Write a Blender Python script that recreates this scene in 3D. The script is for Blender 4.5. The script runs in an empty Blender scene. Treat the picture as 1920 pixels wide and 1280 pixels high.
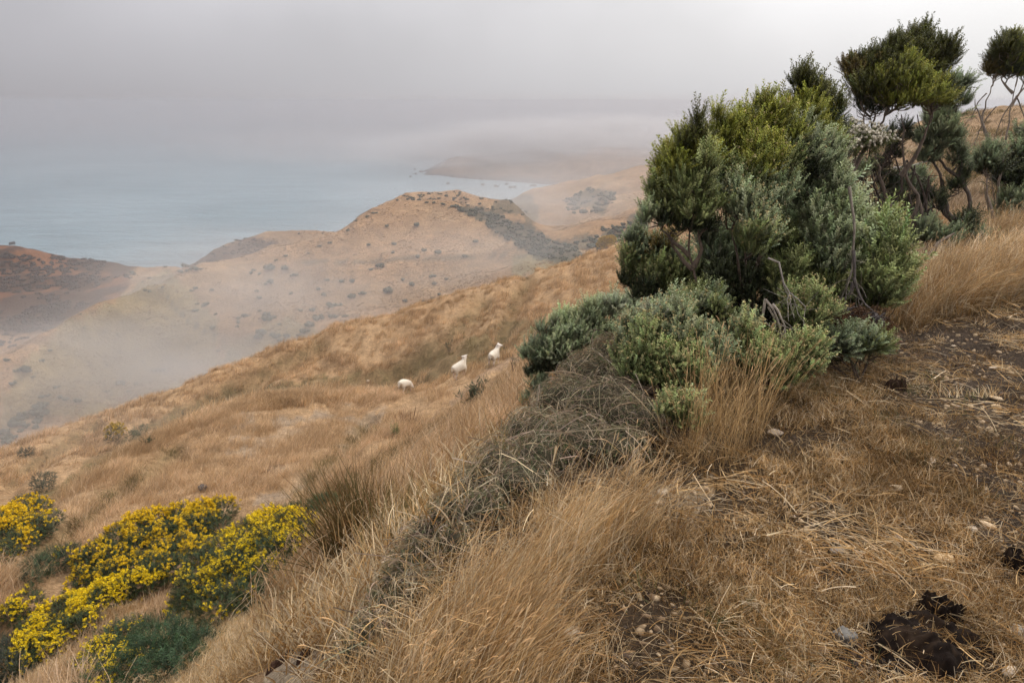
import bpy, bmesh, math, random
import numpy as np
from mathutils import Vector, Matrix

random.seed(7)
rng = np.random.default_rng(7)
R = math.radians
S = bpy.context.scene
COL = S.collection

# ------------------------------------------------------------------ camera
CZ = 1.65                     # eye height above the terrace
PITCH = R(19.4)
F = 1280.0                    # focal length in photo pixels (24 mm on 36 mm, 1920 wide)
cam = bpy.data.cameras.new('camera')
cam.sensor_width = 36.0
cam.lens = 24.0
cam.clip_start = 0.05
cam.clip_end = 20000
camo = bpy.data.objects.new('camera', cam)
COL.objects.link(camo)
camo.location = (0, 0, CZ)
camo.rotation_euler = (math.pi / 2 - PITCH, 0, 0)
S.camera = camo

# ------------------------------------------------------------------ sky, sun, exposure
SUN_EL, SUN_AZ = R(48), R(32)       # azimuth measured to the right of the view
SKY_STRENGTH = 0.15
W = bpy.data.worlds.new('World')
S.world = W
W.use_nodes = True
nt = W.node_tree
nt.nodes.clear()
def wn(t, **k):
    n = nt.nodes.new(t)
    for a, b in k.items():
        setattr(n, a, b)
    return n
def wmath(op, a, b=None, c=None):
    n = wn('ShaderNodeMath', operation=op)
    for i, v in enumerate((a, b, c)):
        if v is None:
            continue
        if isinstance(v, (int, float)):
            n.inputs[i].default_value = v
        else:
            nt.links.new(v, n.inputs[i])
    return n.outputs[0]
out = wn('ShaderNodeOutputWorld')
bg = wn('ShaderNodeBackground')
sky = wn('ShaderNodeTexSky', sky_type='NISHITA')
sky.sun_disc = False
sky.sun_elevation = SUN_EL
sky.sun_rotation = SUN_AZ
sky.air_density = 1.0
sky.dust_density = 6.0
# cloud deck: the overcast luminance law (zenith brighter than horizon) with a broad
# brightening towards the veiled sun and faint cloud structure
tc = wn('ShaderNodeTexCoord')
sep = wn('ShaderNodeSeparateXYZ')
nt.links.new(tc.outputs['Generated'], sep.inputs[0])
zc = wmath('MAXIMUM', sep.outputs['Z'], 0.0)
deck = wmath('MULTIPLY_ADD', zc, 1.45, 0.99)
sd = (math.sin(SUN_AZ) * math.cos(SUN_EL), math.cos(SUN_AZ) * math.cos(SUN_EL), math.sin(SUN_EL))
dot = wn('ShaderNodeVectorMath', operation='DOT_PRODUCT')
nt.links.new(tc.outputs['Generated'], dot.inputs[0])
dot.inputs[1].default_value = (math.sin(R(62)), math.cos(R(62)), 0.28)
glow = wmath('POWER', wmath('MULTIPLY_ADD', dot.outputs['Value'], 0.5, 0.5), 2.0)
deck = wmath('MULTIPLY', deck, wmath('MULTIPLY_ADD', glow, wmath('MULTIPLY_ADD', zc, 1.0, 0.56), 0.390))
mp = wn('ShaderNodeMapping')
mp.inputs['Scale'].default_value = (1.0, 1.0, 1.5)
nt.links.new(tc.outputs['Generated'], mp.inputs[0])
nz = wn('ShaderNodeTexNoise')
nz.inputs['Scale'].default_value = 2.3
nz.inputs['Detail'].default_value = 4.0
nz.inputs['Roughness'].default_value = 0.45
nt.links.new(mp.outputs[0], nz.inputs['Vector'])
above = wmath('SMOOTH_MIN', wmath('MULTIPLY', zc, 7.0), 1.0, 0.4)      # the deck's structure sinks into the even haze at the horizon
deck = wmath('MULTIPLY', deck, wmath('MULTIPLY_ADD', above, wmath('MULTIPLY_ADD', nz.outputs['Fac'], 1.1, -0.55), 1.0))
tint = wn('ShaderNodeMix', data_type='RGBA', blend_type='MIX')
tint.inputs['A'].default_value = (0.975, 0.955, 1.03, 1)
tint.inputs['B'].default_value = (1.0, 0.995, 0.99, 1)
nt.links.new(glow, tint.inputs['Factor'])
cloud = wn('ShaderNodeVectorMath', operation='SCALE')
nt.links.new(tint.outputs['Result'], cloud.inputs[0])
nt.links.new(wmath('MULTIPLY', deck, 5.6), cloud.inputs['Scale'])
mix = wn('ShaderNodeMix', data_type='RGBA')
mix.inputs['Factor'].default_value = 0.96
nt.links.new(sky.outputs[0], mix.inputs['A'])
nt.links.new(cloud.outputs[0], mix.inputs['B'])
nt.links.new(mix.outputs['Result'], bg.inputs['Color'])
bg.inputs['Strength'].default_value = SKY_STRENGTH
nt.links.new(bg.outputs[0], out.inputs['Surface'])

sun = bpy.data.lights.new('sun', 'SUN')
sun.energy = 1.3
sun.angle = R(10)
sun.color = (1.0, 0.95, 0.88)
suno = bpy.data.objects.new('sun', sun)
COL.objects.link(suno)
suno.rotation_euler = Vector((-sd[0], -sd[1], -sd[2])).to_track_quat('-Z', 'Y').to_euler()
suno.location = (0, 0, 60)

V = S.view_settings
V.view_transform = 'Standard'
V.look = 'None'
V.exposure = 0.06
V.gamma = 1.0
V.use_curve_mapping = False

S.render.engine = 'CYCLES'
S.cycles.use_denoising = True
S.cycles.denoiser = 'OPENIMAGEDENOISE'
S.cycles.max_bounces = 4
S.cycles.diffuse_bounces = 2
S.cycles.glossy_bounces = 2
S.cycles.transmission_bounces = 2
S.cycles.volume_bounces = 1
S.cycles.use_adaptive_sampling = True
S.cycles.adaptive_threshold = 0.03
S.cycles.volume_step_rate = 1.0
S.cycles.volume_max_steps = 256

# ------------------------------------------------------------------ tags and mesh helpers
def tag(o, label=None, cat=None, group=None, kind=None):
    if label: o['label'] = label
    if cat: o['category'] = cat
    if group: o['group'] = group
    if kind: o['kind'] = kind
    return o

def empty(name, loc, label=None, cat=None, group=None, rz=0.0):
    o = bpy.data.objects.new(name, None)
    o.empty_display_size = 0.1
    o.location = loc
    o.rotation_euler = (0, 0, rz)
    COL.objects.link(o)
    return tag(o, label, cat, group)

def link(o, parent=None):
    COL.objects.link(o)
    if parent is not None:
        o.parent = parent
        o.matrix_parent_inverse = Matrix.Translation(-parent.location)   # built in world coordinates
    return o

def mesh_np(name, verts, faces_list, mats, smooth=False, fmat=None, col=None):
    """faces_list: list of int arrays (n,3) or (n,4); fmat: list of per-array material indices; col: (nverts,4)"""
    me = bpy.data.meshes.new(name)
    verts = np.asarray(verts, dtype=np.float32).reshape(-1, 3)
    me.vertices.add(len(verts))
    me.vertices.foreach_set('co', verts.ravel())
    fl = [np.asarray(f, dtype=np.int32) for f in faces_list if len(f)]
    loops = np.concatenate([f.ravel() for f in fl]) if fl else np.zeros(0, np.int32)
    sizes = np.concatenate([np.full(len(f), f.shape[1], np.int32) for f in fl]) if fl else np.zeros(0, np.int32)
    starts = np.concatenate([[0], np.cumsum(sizes)[:-1]]).astype(np.int32) if len(sizes) else sizes
    me.loops.add(len(loops))
    me.loops.foreach_set('vertex_index', loops)
    me.polygons.add(len(sizes))
    me.polygons.foreach_set('loop_start', starts)
    me.polygons.foreach_set('loop_total', sizes)
    for m in mats:
        me.materials.append(m)
    if fmat is not None:
        mi = np.concatenate([np.full(len(f), k, np.int32) if np.isscalar(k) else np.asarray(k, np.int32)
                             for f, k in zip([f for f in faces_list if len(f)], [k for f, k in zip(faces_list, fmat) if len(f)])])
        me.polygons.foreach_set('material_index', mi)
    if smooth:
        me.polygons.foreach_set('use_smooth', np.ones(len(sizes), bool))
    if col is not None:
        a = me.color_attributes.new('Col', 'FLOAT_COLOR', 'POINT')
        c = np.asarray(col, np.float32)
        if c.shape[1] == 3:
            c = np.hstack([c, np.ones((len(c), 1), np.float32)])
        a.data.foreach_set('color', c.ravel())
    me.update(calc_edges=True)
    me.validate(verbose=False)
    return me

def obj(name, me, parent=None):
    return link(bpy.data.objects.new(name, me), parent)

# ------------------------------------------------------------------ numpy noise
def _h(ix, iy, iz, seed):
    n = (ix.astype(np.int64) * 374761393 + iy.astype(np.int64) * 668265263 + iz.astype(np.int64) * 2147483647 + seed * 974634599) & 0xffffffff
    n = ((n ^ (n >> 13)) * 1274126177) & 0xffffffff
    n = ((n ^ (n >> 16)) * 2246822519) & 0xffffffff
    return ((n ^ (n >> 15)) & 0xffffff) / float(0xffffff) * 2 - 1
def vnoise(x, y, z=None, seed=0):
    x = np.asarray(x, float); y = np.asarray(y, float)
    z = np.zeros_like(x) if z is None else np.asarray(z, float)
    ix, iy, iz = np.floor(x), np.floor(y), np.floor(z)
    fx, fy, fz = x - ix, y - iy, z - iz
    u, v, w = [f * f * f * (f * (f * 6 - 15) + 10) for f in (fx, fy, fz)]
    r = 0
    for dx in (0, 1):
        for dy in (0, 1):
            for dz in (0, 1):
                r = r + _h(ix + dx, iy + dy, iz + dz, seed) * (u if dx else 1 - u) * (v if dy else 1 - v) * (w if dz else 1 - w)
    return r
def fbm(x, y, z=None, octv=4, seed=0, gain=0.5):
    a, s, t = 1.0, 0.0, 0.0
    f = 1.0
    for k in range(octv):
        s = s + a * vnoise(np.asarray(x) * f, np.asarray(y) * f, None if z is None else np.asarray(z) * f, seed + k * 17)
        t += a
        a *= gain
        f *= 2.03
    return s / t

def in_poly(px, py, poly):
    px = np.asarray(px); py = np.asarray(py)
    r = np.zeros(px.shape, bool)
    n = len(poly)
    for i in range(n):
        x1, y1 = poly[i]; x2, y2 = poly[(i + 1) % n]
        c = ((y1 > py) != (y2 > py)) & (px < (x2 - x1) * (py - y1) / (y2 - y1 + 1e-12) + x1)
        r ^= c
    return r

# ------------------------------------------------------------------ photo pixel <-> place
CP, SP = math.cos(PITCH), math.sin(PITCH)
def ray(px, py):
    """azimuth and slope (rise over horizontal run) of the line of sight"""
    u = (np.asarray(px, float) - 960) / F
    v = (640 - np.asarray(py, float)) / F
    fy = CP + SP * v
    fz = -SP + CP * v
    return np.arctan2(u, fy), fz / np.hypot(u, fy)
def az_of(px, T):
    """azimuth of image column px for a slope T"""
    v = 0.0
    for _ in range(12):
        py = 640 - v * F
        a, t = ray(px, py)
        v = v + (T - t) * 0.9
        v = max(-3.0, min(3.0, v))
    return float(a)
def project(x, y, z):
    dz = z - CZ
    dep = y * CP - dz * SP
    up = y * SP + dz * CP
    dep = np.where(dep < 0.05, 0.05, dep)
    return 960 + F * x / dep, 640 - F * up / dep, dep
HAZE = True
# ------------------------------------------------------------------ terrain
def pchip(xk, yk, x):
    """monotone cubic through (xk,yk)"""
    xk = np.asarray(xk, float); yk = np.asarray(yk, float)
    h = np.diff(xk); dl = np.diff(yk) / h
    m = np.zeros_like(yk)
    for i in range(1, len(xk) - 1):
        if dl[i - 1] * dl[i] > 0:
            w1, w2 = 2 * h[i] + h[i - 1], h[i] + 2 * h[i - 1]
            m[i] = (w1 + w2) / (w1 / dl[i - 1] + w2 / dl[i])
    m[0], m[-1] = dl[0], dl[-1]
    x = np.clip(x, xk[0], xk[-1])
    k = np.clip(np.searchsorted(xk, x, side='right') - 1, 0, len(h) - 1)
    t = (x - xk[k]) / h[k]
    return ((1 + 2 * t) * (1 - t) ** 2 * yk[k] + t * (1 - t) ** 2 * h[k] * m[k]
            + t * t * (3 - 2 * t) * yk[k + 1] + t * t * (t - 1) * h[k] * m[k + 1])

NEAR = [   # distance, {photo column: height}
    (0.35, {-900: -.03, 960: 0, 2800: 0}),
    (0.9, {-900: -.35, 0: -.2, 620: -.01, 960: 0, 2800: .02}),
    (1.6, {-600: -.75, 0: -.5, 300: -.38, 620: -.1, 900: 0, 2600: .04}),
    (2.5, {-600: -1.5, 0: -1.2, 300: -1.0, 620: -.6, 800: -.27, 900: -.08, 1000: 0, 1920: .03, 2600: .08}),
    (4.0, {-600: -2.6, 0: -2.35, 300: -2.2, 620: -1.6, 800: -1.0, 1000: -.35, 1150: -.05, 1300: 0, 1920: .08, 2600: .16}),
    (7.0, {-600: -4.5, 0: -4.2, 300: -4.1, 460: -3.9, 620: -3.5, 800: -2.7, 1000: -1.7, 1150: -.95, 1300: -.3, 1500: -.02, 1700: .1, 1920: .28, 2600: .45}),
    (12.0, {-600: -7.4, 0: -7.0, 300: -6.6, 620: -5.6, 800: -4.7, 1000: -3.4, 1200: -2.1, 1400: -1.1, 1600: -.5, 1800: 0, 1920: .25, 2600: .6}),
]
FAR = [    # rows of (photo column, photo row, distance): every crest, face and hollow of the hills, near to far
    [(-300, 1240, 13), (0, 1090, 14.5), (330, 955, 17), (620, 850, 18), (800, 800, 18), (980, 715, 17.5), (1100, 650, 17.5), (1200, 575, 18), (1300, 520, 18), (1500, 425, 18), (1700, 372, 17), (1920, 305, 16), (2500, 260, 16)],
    [(-300, 1150, 16), (0, 1010, 19), (200, 878, 24), (330, 804, 28), (420, 766, 30), (500, 743, 32), (570, 736, 33), (640, 735, 33), (760, 738, 30), (860, 708, 28), (930, 682, 29), (980, 655, 30), (1050, 610, 31), (1200, 535, 31), (1400, 440, 29), (1600, 355, 27), (1800, 290, 26), (1920, 268, 25), (2500, 230, 25)],
    [(-300, 1162, 22), (0, 1045, 26), (200, 925, 32), (330, 866, 36), (500, 812, 41), (640, 806, 43), (760, 786, 41), (860, 738, 38), (930, 698, 38), (980, 655, 40), (1050, 600, 42), (1200, 515, 43), (1400, 425, 38), (1600, 335, 34), (1800, 262, 33), (1920, 240, 32), (2500, 214, 32)],
    [(-300, 1050, 33), (0, 935, 38), (200, 840, 44), (330, 792, 47), (500, 728, 50), (640, 688, 51), (760, 648, 51), (860, 600, 51), (980, 565, 53), (1200, 472, 53), (1400, 400, 47), (1600, 312, 42), (1800, 235, 39), (1920, 218, 38), (2500, 204, 37)],
    [(-300, 960, 45), (0, 850, 50), (170, 785, 52), (300, 742, 54), (420, 690, 55), (560, 640, 57), (640, 612, 58), (760, 582, 59), (860, 550, 60), (1000, 512, 62), (1100, 482, 62), (1200, 440, 60), (1400, 380, 55), (1600, 290, 50), (1750, 225, 46), (1850, 204, 44), (1920, 200, 43), (2500, 195, 42)],
    [(-300, ('z', -45), 78), (0, ('z', -42), 85), (300, ('z', -40), 92), (760, ('z', -38), 96), (1000, ('z', -34), 98), (1200, ('z', -30), 96), (1400, ('z', -20), 90), (1600, ('z', -8), 80), (1920, ('z', -2), 70), (2500, ('z', -1), 66)],
    [(-300, 1010, 150), (0, 890, 155), (300, 775, 165), (560, 670, 180), (760, 612, 188), (1000, 545, 195), (1200, 472, 195), (1400, 410, 190), (1600, 320, 180), (1920, 240, 170), (2500, 230, 170)],
    [(-300, 900, 180), (0, 822, 186), (300, 722, 200), (560, 628, 212), (760, 570, 222), (1000, 500, 225), (1090, 486, 222), (1200, 450, 232), (1400, 398, 230), (1600, 315, 230), (1920, 236, 230), (2500, 226, 230)],
    [(-300, 800, 200), (0, 745, 201), (150, 690, 216), (300, 612, 230), (430, 580, 238), (560, 545, 246), (700, 500, 258), (760, 470, 268), (900, 462, 268), (1000, 476, 244), (1090, 480, 233), (1200, 441, 252), (1400, 391, 250), (1600, 308, 250), (1920, 234, 250), (2500, 224, 250)],
    [(-300, 760, 205), (0, 665, 214), (100, 618, 224), (200, 570, 238), (330, 508, 262), (420, 488, 275), (500, 468, 285), (640, 434, 300), (700, 395, 315), (750, 379, 324), (800, 377, 326), (850, 383, 322), (900, 400, 310), (960, 428, 290), (1020, 455, 268), (1090, 474, 245), (1200, 433, 272), (1400, 386, 270), (1600, 304, 270), (1920, 232, 270), (2500, 222, 270)],
    [(-300, 790, 260), (0, 692, 270), (200, 600, 290), (330, 530, 302), (420, 505, 308), (500, 480, 318), (640, 446, 332), (700, 416, 350), (780, 400, 365), (850, 402, 362), (900, 415, 350), (1020, 462, 310), (1090, 466, 292), (1200, 424, 302), (1400, 378, 300), (1600, 300, 300), (1920, 231, 300), (2500, 222, 300)],
    [(-300, 560, 372), (0, 556, 385), (200, 540, 385), (300, 524, 372), (345, 505, 352), (380, 479, 350), (440, 451, 350), (500, 436, 352), (560, 432, 352), (640, 434, 352), (700, 392, 372), (740, 374, 395), (800, 357, 410), (850, 360, 410), (950, 374, 400), (1020, 432, 345), (1100, 419, 345), (1200, 399, 350), (1400, 368, 350), (1600, 296, 350), (1920, 230, 350), (2500, 221, 350)],
    [(-300, 512, 425), (0, 506, 425), (200, 510, 430), (300, 518, 430), (345, 522, 425), (440, 490, 425), (640, 470, 425), (740, 402, 450), (850, 386, 460), (950, 392, 450), (1020, 420, 420), (1100, 400, 420), (1200, 372, 430), (1400, 348, 430), (1600, 290, 430), (1920, 229, 430), (2500, 220, 430)],
    [(-300, 455, 470), (0, 464, 460), (70, 471, 460), (130, 484, 465), (200, 490, 470), (300, 499, 470), (345, 506, 470), (440, 505, 500), (640, 490, 520), (740, 420, 540), (850, 392, 560), (950, 378, 560), (1000, 356, 560), (1100, 333, 570), (1200, 308, 580), (1400, 280, 600), (1600, 255, 600), (1920, 226, 600), (2500, 218, 600)],
    [(-300, ('z', -122), 720), (0, ('z', -122), 705), (130, ('z', -122), 610), (200, ('z', -122), 575), (300, ('z', -122), 535), (345, ('z', -122), 532), (420, ('z', -122), 585), (500, ('z', -122), 650), (640, ('z', -122), 670), (720, ('z', -122), 720), (900, ('z', -122), 720), (1000, ('z', -121), 720), (1200, ('z', -112), 720), (1400, ('z', -95), 720), (1920, ('z', -60), 720), (2500, ('z', -60), 720)],
]
AZ0, AZ1, NAZ = R(-62), R(62), 560
D0, D1, ND = 0.35, 720.0, 640
AZG = np.linspace(AZ0, AZ1, NAZ)
LDG = np.linspace(math.log(D0), math.log(D1), ND)
DG = np.exp(LDG)

def row_curve(pts):
    az, T, ld = [], [], []
    for px, py, d in pts:
        if isinstance(py, tuple):
            t = (py[1] - CZ) / d
            a = az_of(px, t)
        else:
            a, t = [float(q) for q in ray(px, py)]
        az.append(a); T.append(t); ld.append(math.log(d))
    o = np.argsort(az)
    az = np.array(az)[o]; T = np.array(T)[o]; ld = np.array(ld)[o]
    return pchip(az, T, AZG), pchip(az, ld, AZG)

near_z, near_ld = [], []
for d, mp_ in NEAR:
    ks = sorted(mp_)
    az = np.array([az_of(k, (mp_[k] - CZ) / d) for k in ks])
    near_z.append(pchip(az, [mp_[k] for k in ks], AZG))
    near_ld.append(np.full(NAZ, math.log(d)))
near_z = np.array(near_z); near_ld = np.array(near_ld)
far = [row_curve(r) for r in FAR]
T0 = (near_z[-1] - CZ) / 12.0
far_T = np.vstack([T0[None]] + [f[0][None] for f in far])
far_ld = np.vstack([near_ld[-1][None]] + [f[1][None] for f in far])

ZG = np.zeros((NAZ, ND))
for i in range(NAZ):
    nm = LDG <= math.log(12.0)
    ZG[i, nm] = pchip(near_ld[:, i], near_z[:, i], LDG[nm])
    t = pchip(far_ld[:, i], far_T[:, i], LDG[~nm])
    ZG[i, ~nm] = CZ + t * DG[~nm]
XG = np.sin(AZG)[:, None] * DG[None]
YG = np.cos(AZG)[:, None] * DG[None]
DD = np.broadcast_to(DG[None], ZG.shape)
# relief: lumpy ground, sheep terracettes on the slopes, spurs and gullies on the hills
def sstep(a, b, x):
    t = np.clip((x - a) / (b - a), 0, 1)
    return t * t * (3 - 2 * t)
relief = 0.018 * fbm(XG * 3.1, YG * 3.1, octv=3, seed=3) * (1 - sstep(5, 9, DD)) + 0.012 * fbm(XG * 14, YG * 14, octv=2, seed=5) * (1 - sstep(3, 6, DD))
mid = sstep(4, 9, DD) * (1 - sstep(70, 110, DD))
relief += mid * (0.22 * fbm(XG * 0.45, YG * 0.45, octv=3, seed=8) + 0.10 * fbm(XG * 1.6, YG * 1.6, octv=2, seed=9))
terr = np.sin(ZG * 7.5 + 3.5 * fbm(XG * 0.3, YG * 0.3, octv=2, seed=12)) * 0.085
relief += mid * terr
fr = sstep(90, 170, DD) * (1 - sstep(560, 700, DD) * 0.5)
ridg = 1 - np.abs(fbm(XG * 0.022, YG * 0.022, octv=4, seed=21)) * 2
relief += fr * (3.0 * (ridg - 0.55) + 1.0 * fbm(XG * 0.09, YG * 0.09, octv=3, seed=25))
relief += fr * 0.22 * np.sin(ZG * 1.9 + 4 * fbm(XG * 0.03, YG * 0.03, octv=2, seed=30))
# shallow gullies and creases worn into the near spurs
PX0, PY0, PD0 = project(XG, YG, ZG)
def line_mask(px, py, pts, w):
    r = np.zeros(np.shape(px))
    for (x1, y1), (x2, y2) in zip(pts[:-1], pts[1:]):
        L2 = (x2 - x1) ** 2 + (y2 - y1) ** 2
        tt = np.clip(((px - x1) * (x2 - x1) + (py - y1) * (y2 - y1)) / L2, 0, 1)
        dd = np.hypot(px - x1 - tt * (x2 - x1), py - y1 - tt * (y2 - y1))
        r = np.maximum(r, np.exp(-(dd / w) ** 2))
    return r
CREASE = [([(905, 575), (850, 630), (790, 668), (735, 700)], 20, 38, 65), ([(600, 650), (520, 690), (430, 735), (340, 790)], 16, 38, 65), ([(990, 530), (960, 580), (940, 640)], 15, 38, 65),
          ([(690, 800), (650, 840), (600, 885), (545, 960), (520, 1010)], 20, 9, 35), ([(985, 690), (860, 780), (730, 870), (640, 930)], 18, 9, 35), ([(330, 850), (230, 920), (120, 1000), (40, 1070)], 18, 12, 35), ([(180, 800), (90, 850), (20, 905)], 13, 38, 65)]
def crease(px, py, d):
    r = np.zeros(np.shape(px))
    for pts, w, d0, d1 in CREASE:
        r = np.maximum(r, line_mask(px, py, pts, w) * ((d > d0) & (d < d1)))
    return r
relief = relief - crease(PX0, PY0, DD) * (.25 + .012 * DD)
ZG = ZG + relief

def _grid(x, y):
    d = np.hypot(x, y); a = np.arctan2(x, y)
    fi = np.clip((a - AZ0) / (AZ1 - AZ0) * (NAZ - 1), 0, NAZ - 1.001)
    fj = np.clip((np.log(np.maximum(d, D0)) - LDG[0]) / (LDG[-1] - LDG[0]) * (ND - 1), 0, ND - 1.001)
    i = fi.astype(int); j = fj.astype(int)
    return i, j, fi - i, fj - j
def ground_z(x, y):
    x = np.asarray(x, float); y = np.asarray(y, float)
    i, j, a, b = _grid(x, y)
    return (ZG[i, j] * (1 - a) * (1 - b) + ZG[i + 1, j] * a * (1 - b) + ZG[i, j + 1] * (1 - a) * b + ZG[i + 1, j + 1] * a * b)
TG = (ZG - CZ) / DG[None]
TCUM = np.maximum.accumulate(TG, axis=1)
VIS = TG >= TCUM - 0.012
def hit(px, py, dmin=0.0):
    """where the line of sight through a photo pixel first meets the ground"""
    a, t = [float(q) for q in ray(px, py)]
    i = int(np.clip(round((a - AZ0) / (AZ1 - AZ0) * (NAZ - 1)), 0, NAZ - 1))
    ok = np.nonzero((TG[i] >= t) & (DG >= dmin))[0]
    j = ok[0] if len(ok) else ND - 1
    d = DG[j]
    if 0 < j and len(ok) and TG[i, j] > TG[i, j - 1] and TG[i, j - 1] < t:
        d = DG[j - 1] + (DG[j] - DG[j - 1]) * (t - TG[i, j - 1]) / (TG[i, j] - TG[i, j - 1])
    x, y = math.sin(a) * d, math.cos(a) * d
    return Vector((x, y, float(ground_z(x, y))))
def at(px, py, d):
    """point on the line of sight at horizontal distance d"""
    a, t = [float(q) for q in ray(px, py)]
    return Vector((math.sin(a) * d, math.cos(a) * d, CZ + t * d))
def mpp(p):
    """metres per photo pixel at a place"""
    return max(0.1, (p[1] * CP - (p[2] - CZ) * SP)) / F
# ------------------------------------------------------------------ materials
def mat_new(name):
    m = bpy.data.materials.new(name)
    m.use_nodes = True
    t = m.node_tree
    b = t.nodes['Principled BSDF']
    return m, t, b
def nd(t, kind, **k):
    n = t.nodes.new(kind)
    for a, v in k.items():
        if a in n.inputs:
            n.inputs[a].default_value = v
        else:
            setattr(n, a, v)
    return n
def ramp(t, fac, stops):
    r = t.nodes.new('ShaderNodeValToRGB')
    e = r.color_ramp.elements
    while len(e) < len(stops):
        e.new(0.5)
    for q, (p, c) in zip(e, stops):
        q.position = p
        q.color = (*c, 1)
    t.links.new(fac, r.inputs[0])
    return r.outputs[0]
def mulcol(t, a, b, f=1.0):
    m = nd(t, 'ShaderNodeMix', data_type='RGBA', blend_type='MULTIPLY')
    m.inputs['Factor'].default_value = f
    t.links.new(a, m.inputs['A']); t.links.new(b, m.inputs['B'])
    return m.outputs['Result']

def ground_material(name, scales, lo=0.55, hi=1.35, bump=0.5, bump_scale=None, dist=0.05):
    """vertex colour = what grows or lies there; noise adds blade and clod sized variation"""
    m, t, b = mat_new(name)
    at_ = nd(t, 'ShaderNodeAttribute', attribute_name='Col')
    geo = nd(t, 'ShaderNodeNewGeometry')
    c = at_.outputs['Color']
    n = None
    for k, s in enumerate(scales):
        n = nd(t, 'ShaderNodeTexNoise', Scale=s, Detail=6.0, Roughness=0.65)
        t.links.new(geo.outputs['Position'], n.inputs['Vector'])
        c = mulcol(t, c, ramp(t, n.outputs['Fac'], [(0.3, (lo, lo * 0.97, lo * 0.93)), (0.7, (hi, hi, hi))]))
    t.links.new(c, b.inputs['Base Color'])
    b.inputs['Roughness'].default_value = 0.95
    b.inputs['Specular IOR Level'].default_value = 0.15
    bp = nd(t, 'ShaderNodeBump', Strength=bump, Distance=dist)
    t.links.new(n.outputs['Fac'], bp.inputs['Height'])
    t.links.new(bp.outputs[0], b.inputs['Normal'])
    return m

def veg_material(name, rough=0.7, rnd=0.0, trans=0.0, spec=0.25, patch=None):
    """colour from the leaf's own vertex colour"""
    m, t, b = mat_new(name)
    a = nd(t, 'ShaderNodeAttribute', attribute_name='Col')
    c = a.outputs['Color']
    if rnd:
        oi = nd(t, 'ShaderNodeObjectInfo')
        c = mulcol(t, c, ramp(t, oi.outputs['Random'], [(0, (1 - rnd, 1 - rnd, 1 - rnd)), (1, (1 + rnd, 1 + rnd, 1 + rnd))]))
    if patch:
        geo = nd(t, 'ShaderNodeNewGeometry')
        for sc_, lo_, hi_ in patch:
            n = nd(t, 'ShaderNodeTexNoise', Scale=sc_, Detail=3.0, Roughness=0.6)
            t.links.new(geo.outputs['Position'], n.inputs['Vector'])
            c = mulcol(t, c, ramp(t, n.outputs['Fac'], [(0.32, lo_), (0.68, hi_)]))
    t.links.new(c, b.inputs['Base Color'])
    b.inputs['Roughness'].default_value = rough
    b.inputs['Specular IOR Level'].default_value = spec
    if trans:
        tr = nd(t, 'ShaderNodeBsdfTranslucent')
        t.links.new(c, tr.inputs['Color'])
        mx = nd(t, 'ShaderNodeMixShader')
        mx.inputs[0].default_value = trans
        t.links.new(b.outputs[0], mx.inputs[1]); t.links.new(tr.outputs[0], mx.inputs[2])
        t.links.new(mx.outputs[0], t.nodes['Material Output'].inputs['Surface'])
    return m

M_ground = ground_material('soil_and_straw', (3.0, 26.0, 120.0), 0.55, 1.4, 1.0, dist=0.035)
M_slope = ground_material('dry_grass_slope', (0.7, 4.5, 16.0), 0.66, 1.28, 0.9, dist=0.12)
M_hills = ground_material('dry_hills', (0.05, 0.22, 1.1), 0.72, 1.24, 1.0, dist=1.0)

# ------------------------------------------------------------------ ground, hillside, hills
PX, PY, PD = project(XG, YG, ZG)
def C3(r, g, b): return np.array([r, g, b])
def blend(c, mask, col):
    return c + (np.array(col) - c) * np.clip(mask, 0, 1)[..., None]
def soft(poly, wob=14, scale=0.02, seed=1, px=None, py=None):
    px = PX if px is None else px
    py = PY if py is None else py
    wx = fbm(px * scale, py * scale, octv=3, seed=seed) * wob
    wy = fbm(px * scale + 57, py * scale, octv=3, seed=seed + 3) * wob
    return in_poly(px + wx, py + wy, poly).astype(float)
n1 = fbm(XG * 0.35, YG * 0.35, octv=4, seed=40)
n2 = fbm(XG * 1.7, YG * 1.7, octv=3, seed=41)
n3 = fbm(XG * 0.03, YG * 0.03, octv=4, seed=42)
col = np.zeros(ZG.shape + (3,)) + C3(.40, .26, .14)
col = blend(col, sstep(0.0, .5, n1) * .7, C3(.46, .31, .175))
col = blend(col, sstep(.05, .5, -n2) * .55, C3(.25, .145, .065))
BARE = [(460, 790), (560, 762), (690, 745), (762, 742), (740, 790), (700, 830), (600, 890), (560, 935), (470, 950), (430, 870)]
bare = soft(BARE, 60, 0.03, 2) * sstep(-.1, .45, fbm(XG * .8, YG * .8, octv=4, seed=44) + .12)
col = blend(col, bare * .95 * (PD > 10), C3(.34, .255, .175))
OLIVE = [(0, 1006), (100, 942), (200, 878), (330, 804), (420, 772), (500, 745), (640, 738), (760, 734), (860, 702), (930, 677), (985, 652), (1000, 600), (930, 610), (840, 655), (740, 690), (640, 706), (540, 710), (430, 735), (330, 772), (200, 845), (100, 905), (0, 965)]
col = blend(col, soft(OLIVE, 14, .02, 5) * (.65 + .5 * n2) * (PD > 24), C3(.15, .115, .052))
TRACK = [(985, 668), (940, 690), (890, 730), (800, 800), (790, 800), (880, 722), (925, 686), (975, 660)]
col = blend(col, soft(TRACK, 10, .05, 6) * .6 * (PD > 12), C3(.32, .225, .15))
col = blend(col, crease(PX, PY, DD) * (.55 + .5 * n2), C3(.17, .125, .06))  # folds tinted darker, their shade put into the ground colour
RIGHT = [(1400, 100), (2600, 100), (2600, 500), (1400, 500)]
col = blend(col, soft(RIGHT, 5) * (PD > 9) * (PD < 90) * .6, C3(.33, .225, .13))
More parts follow.
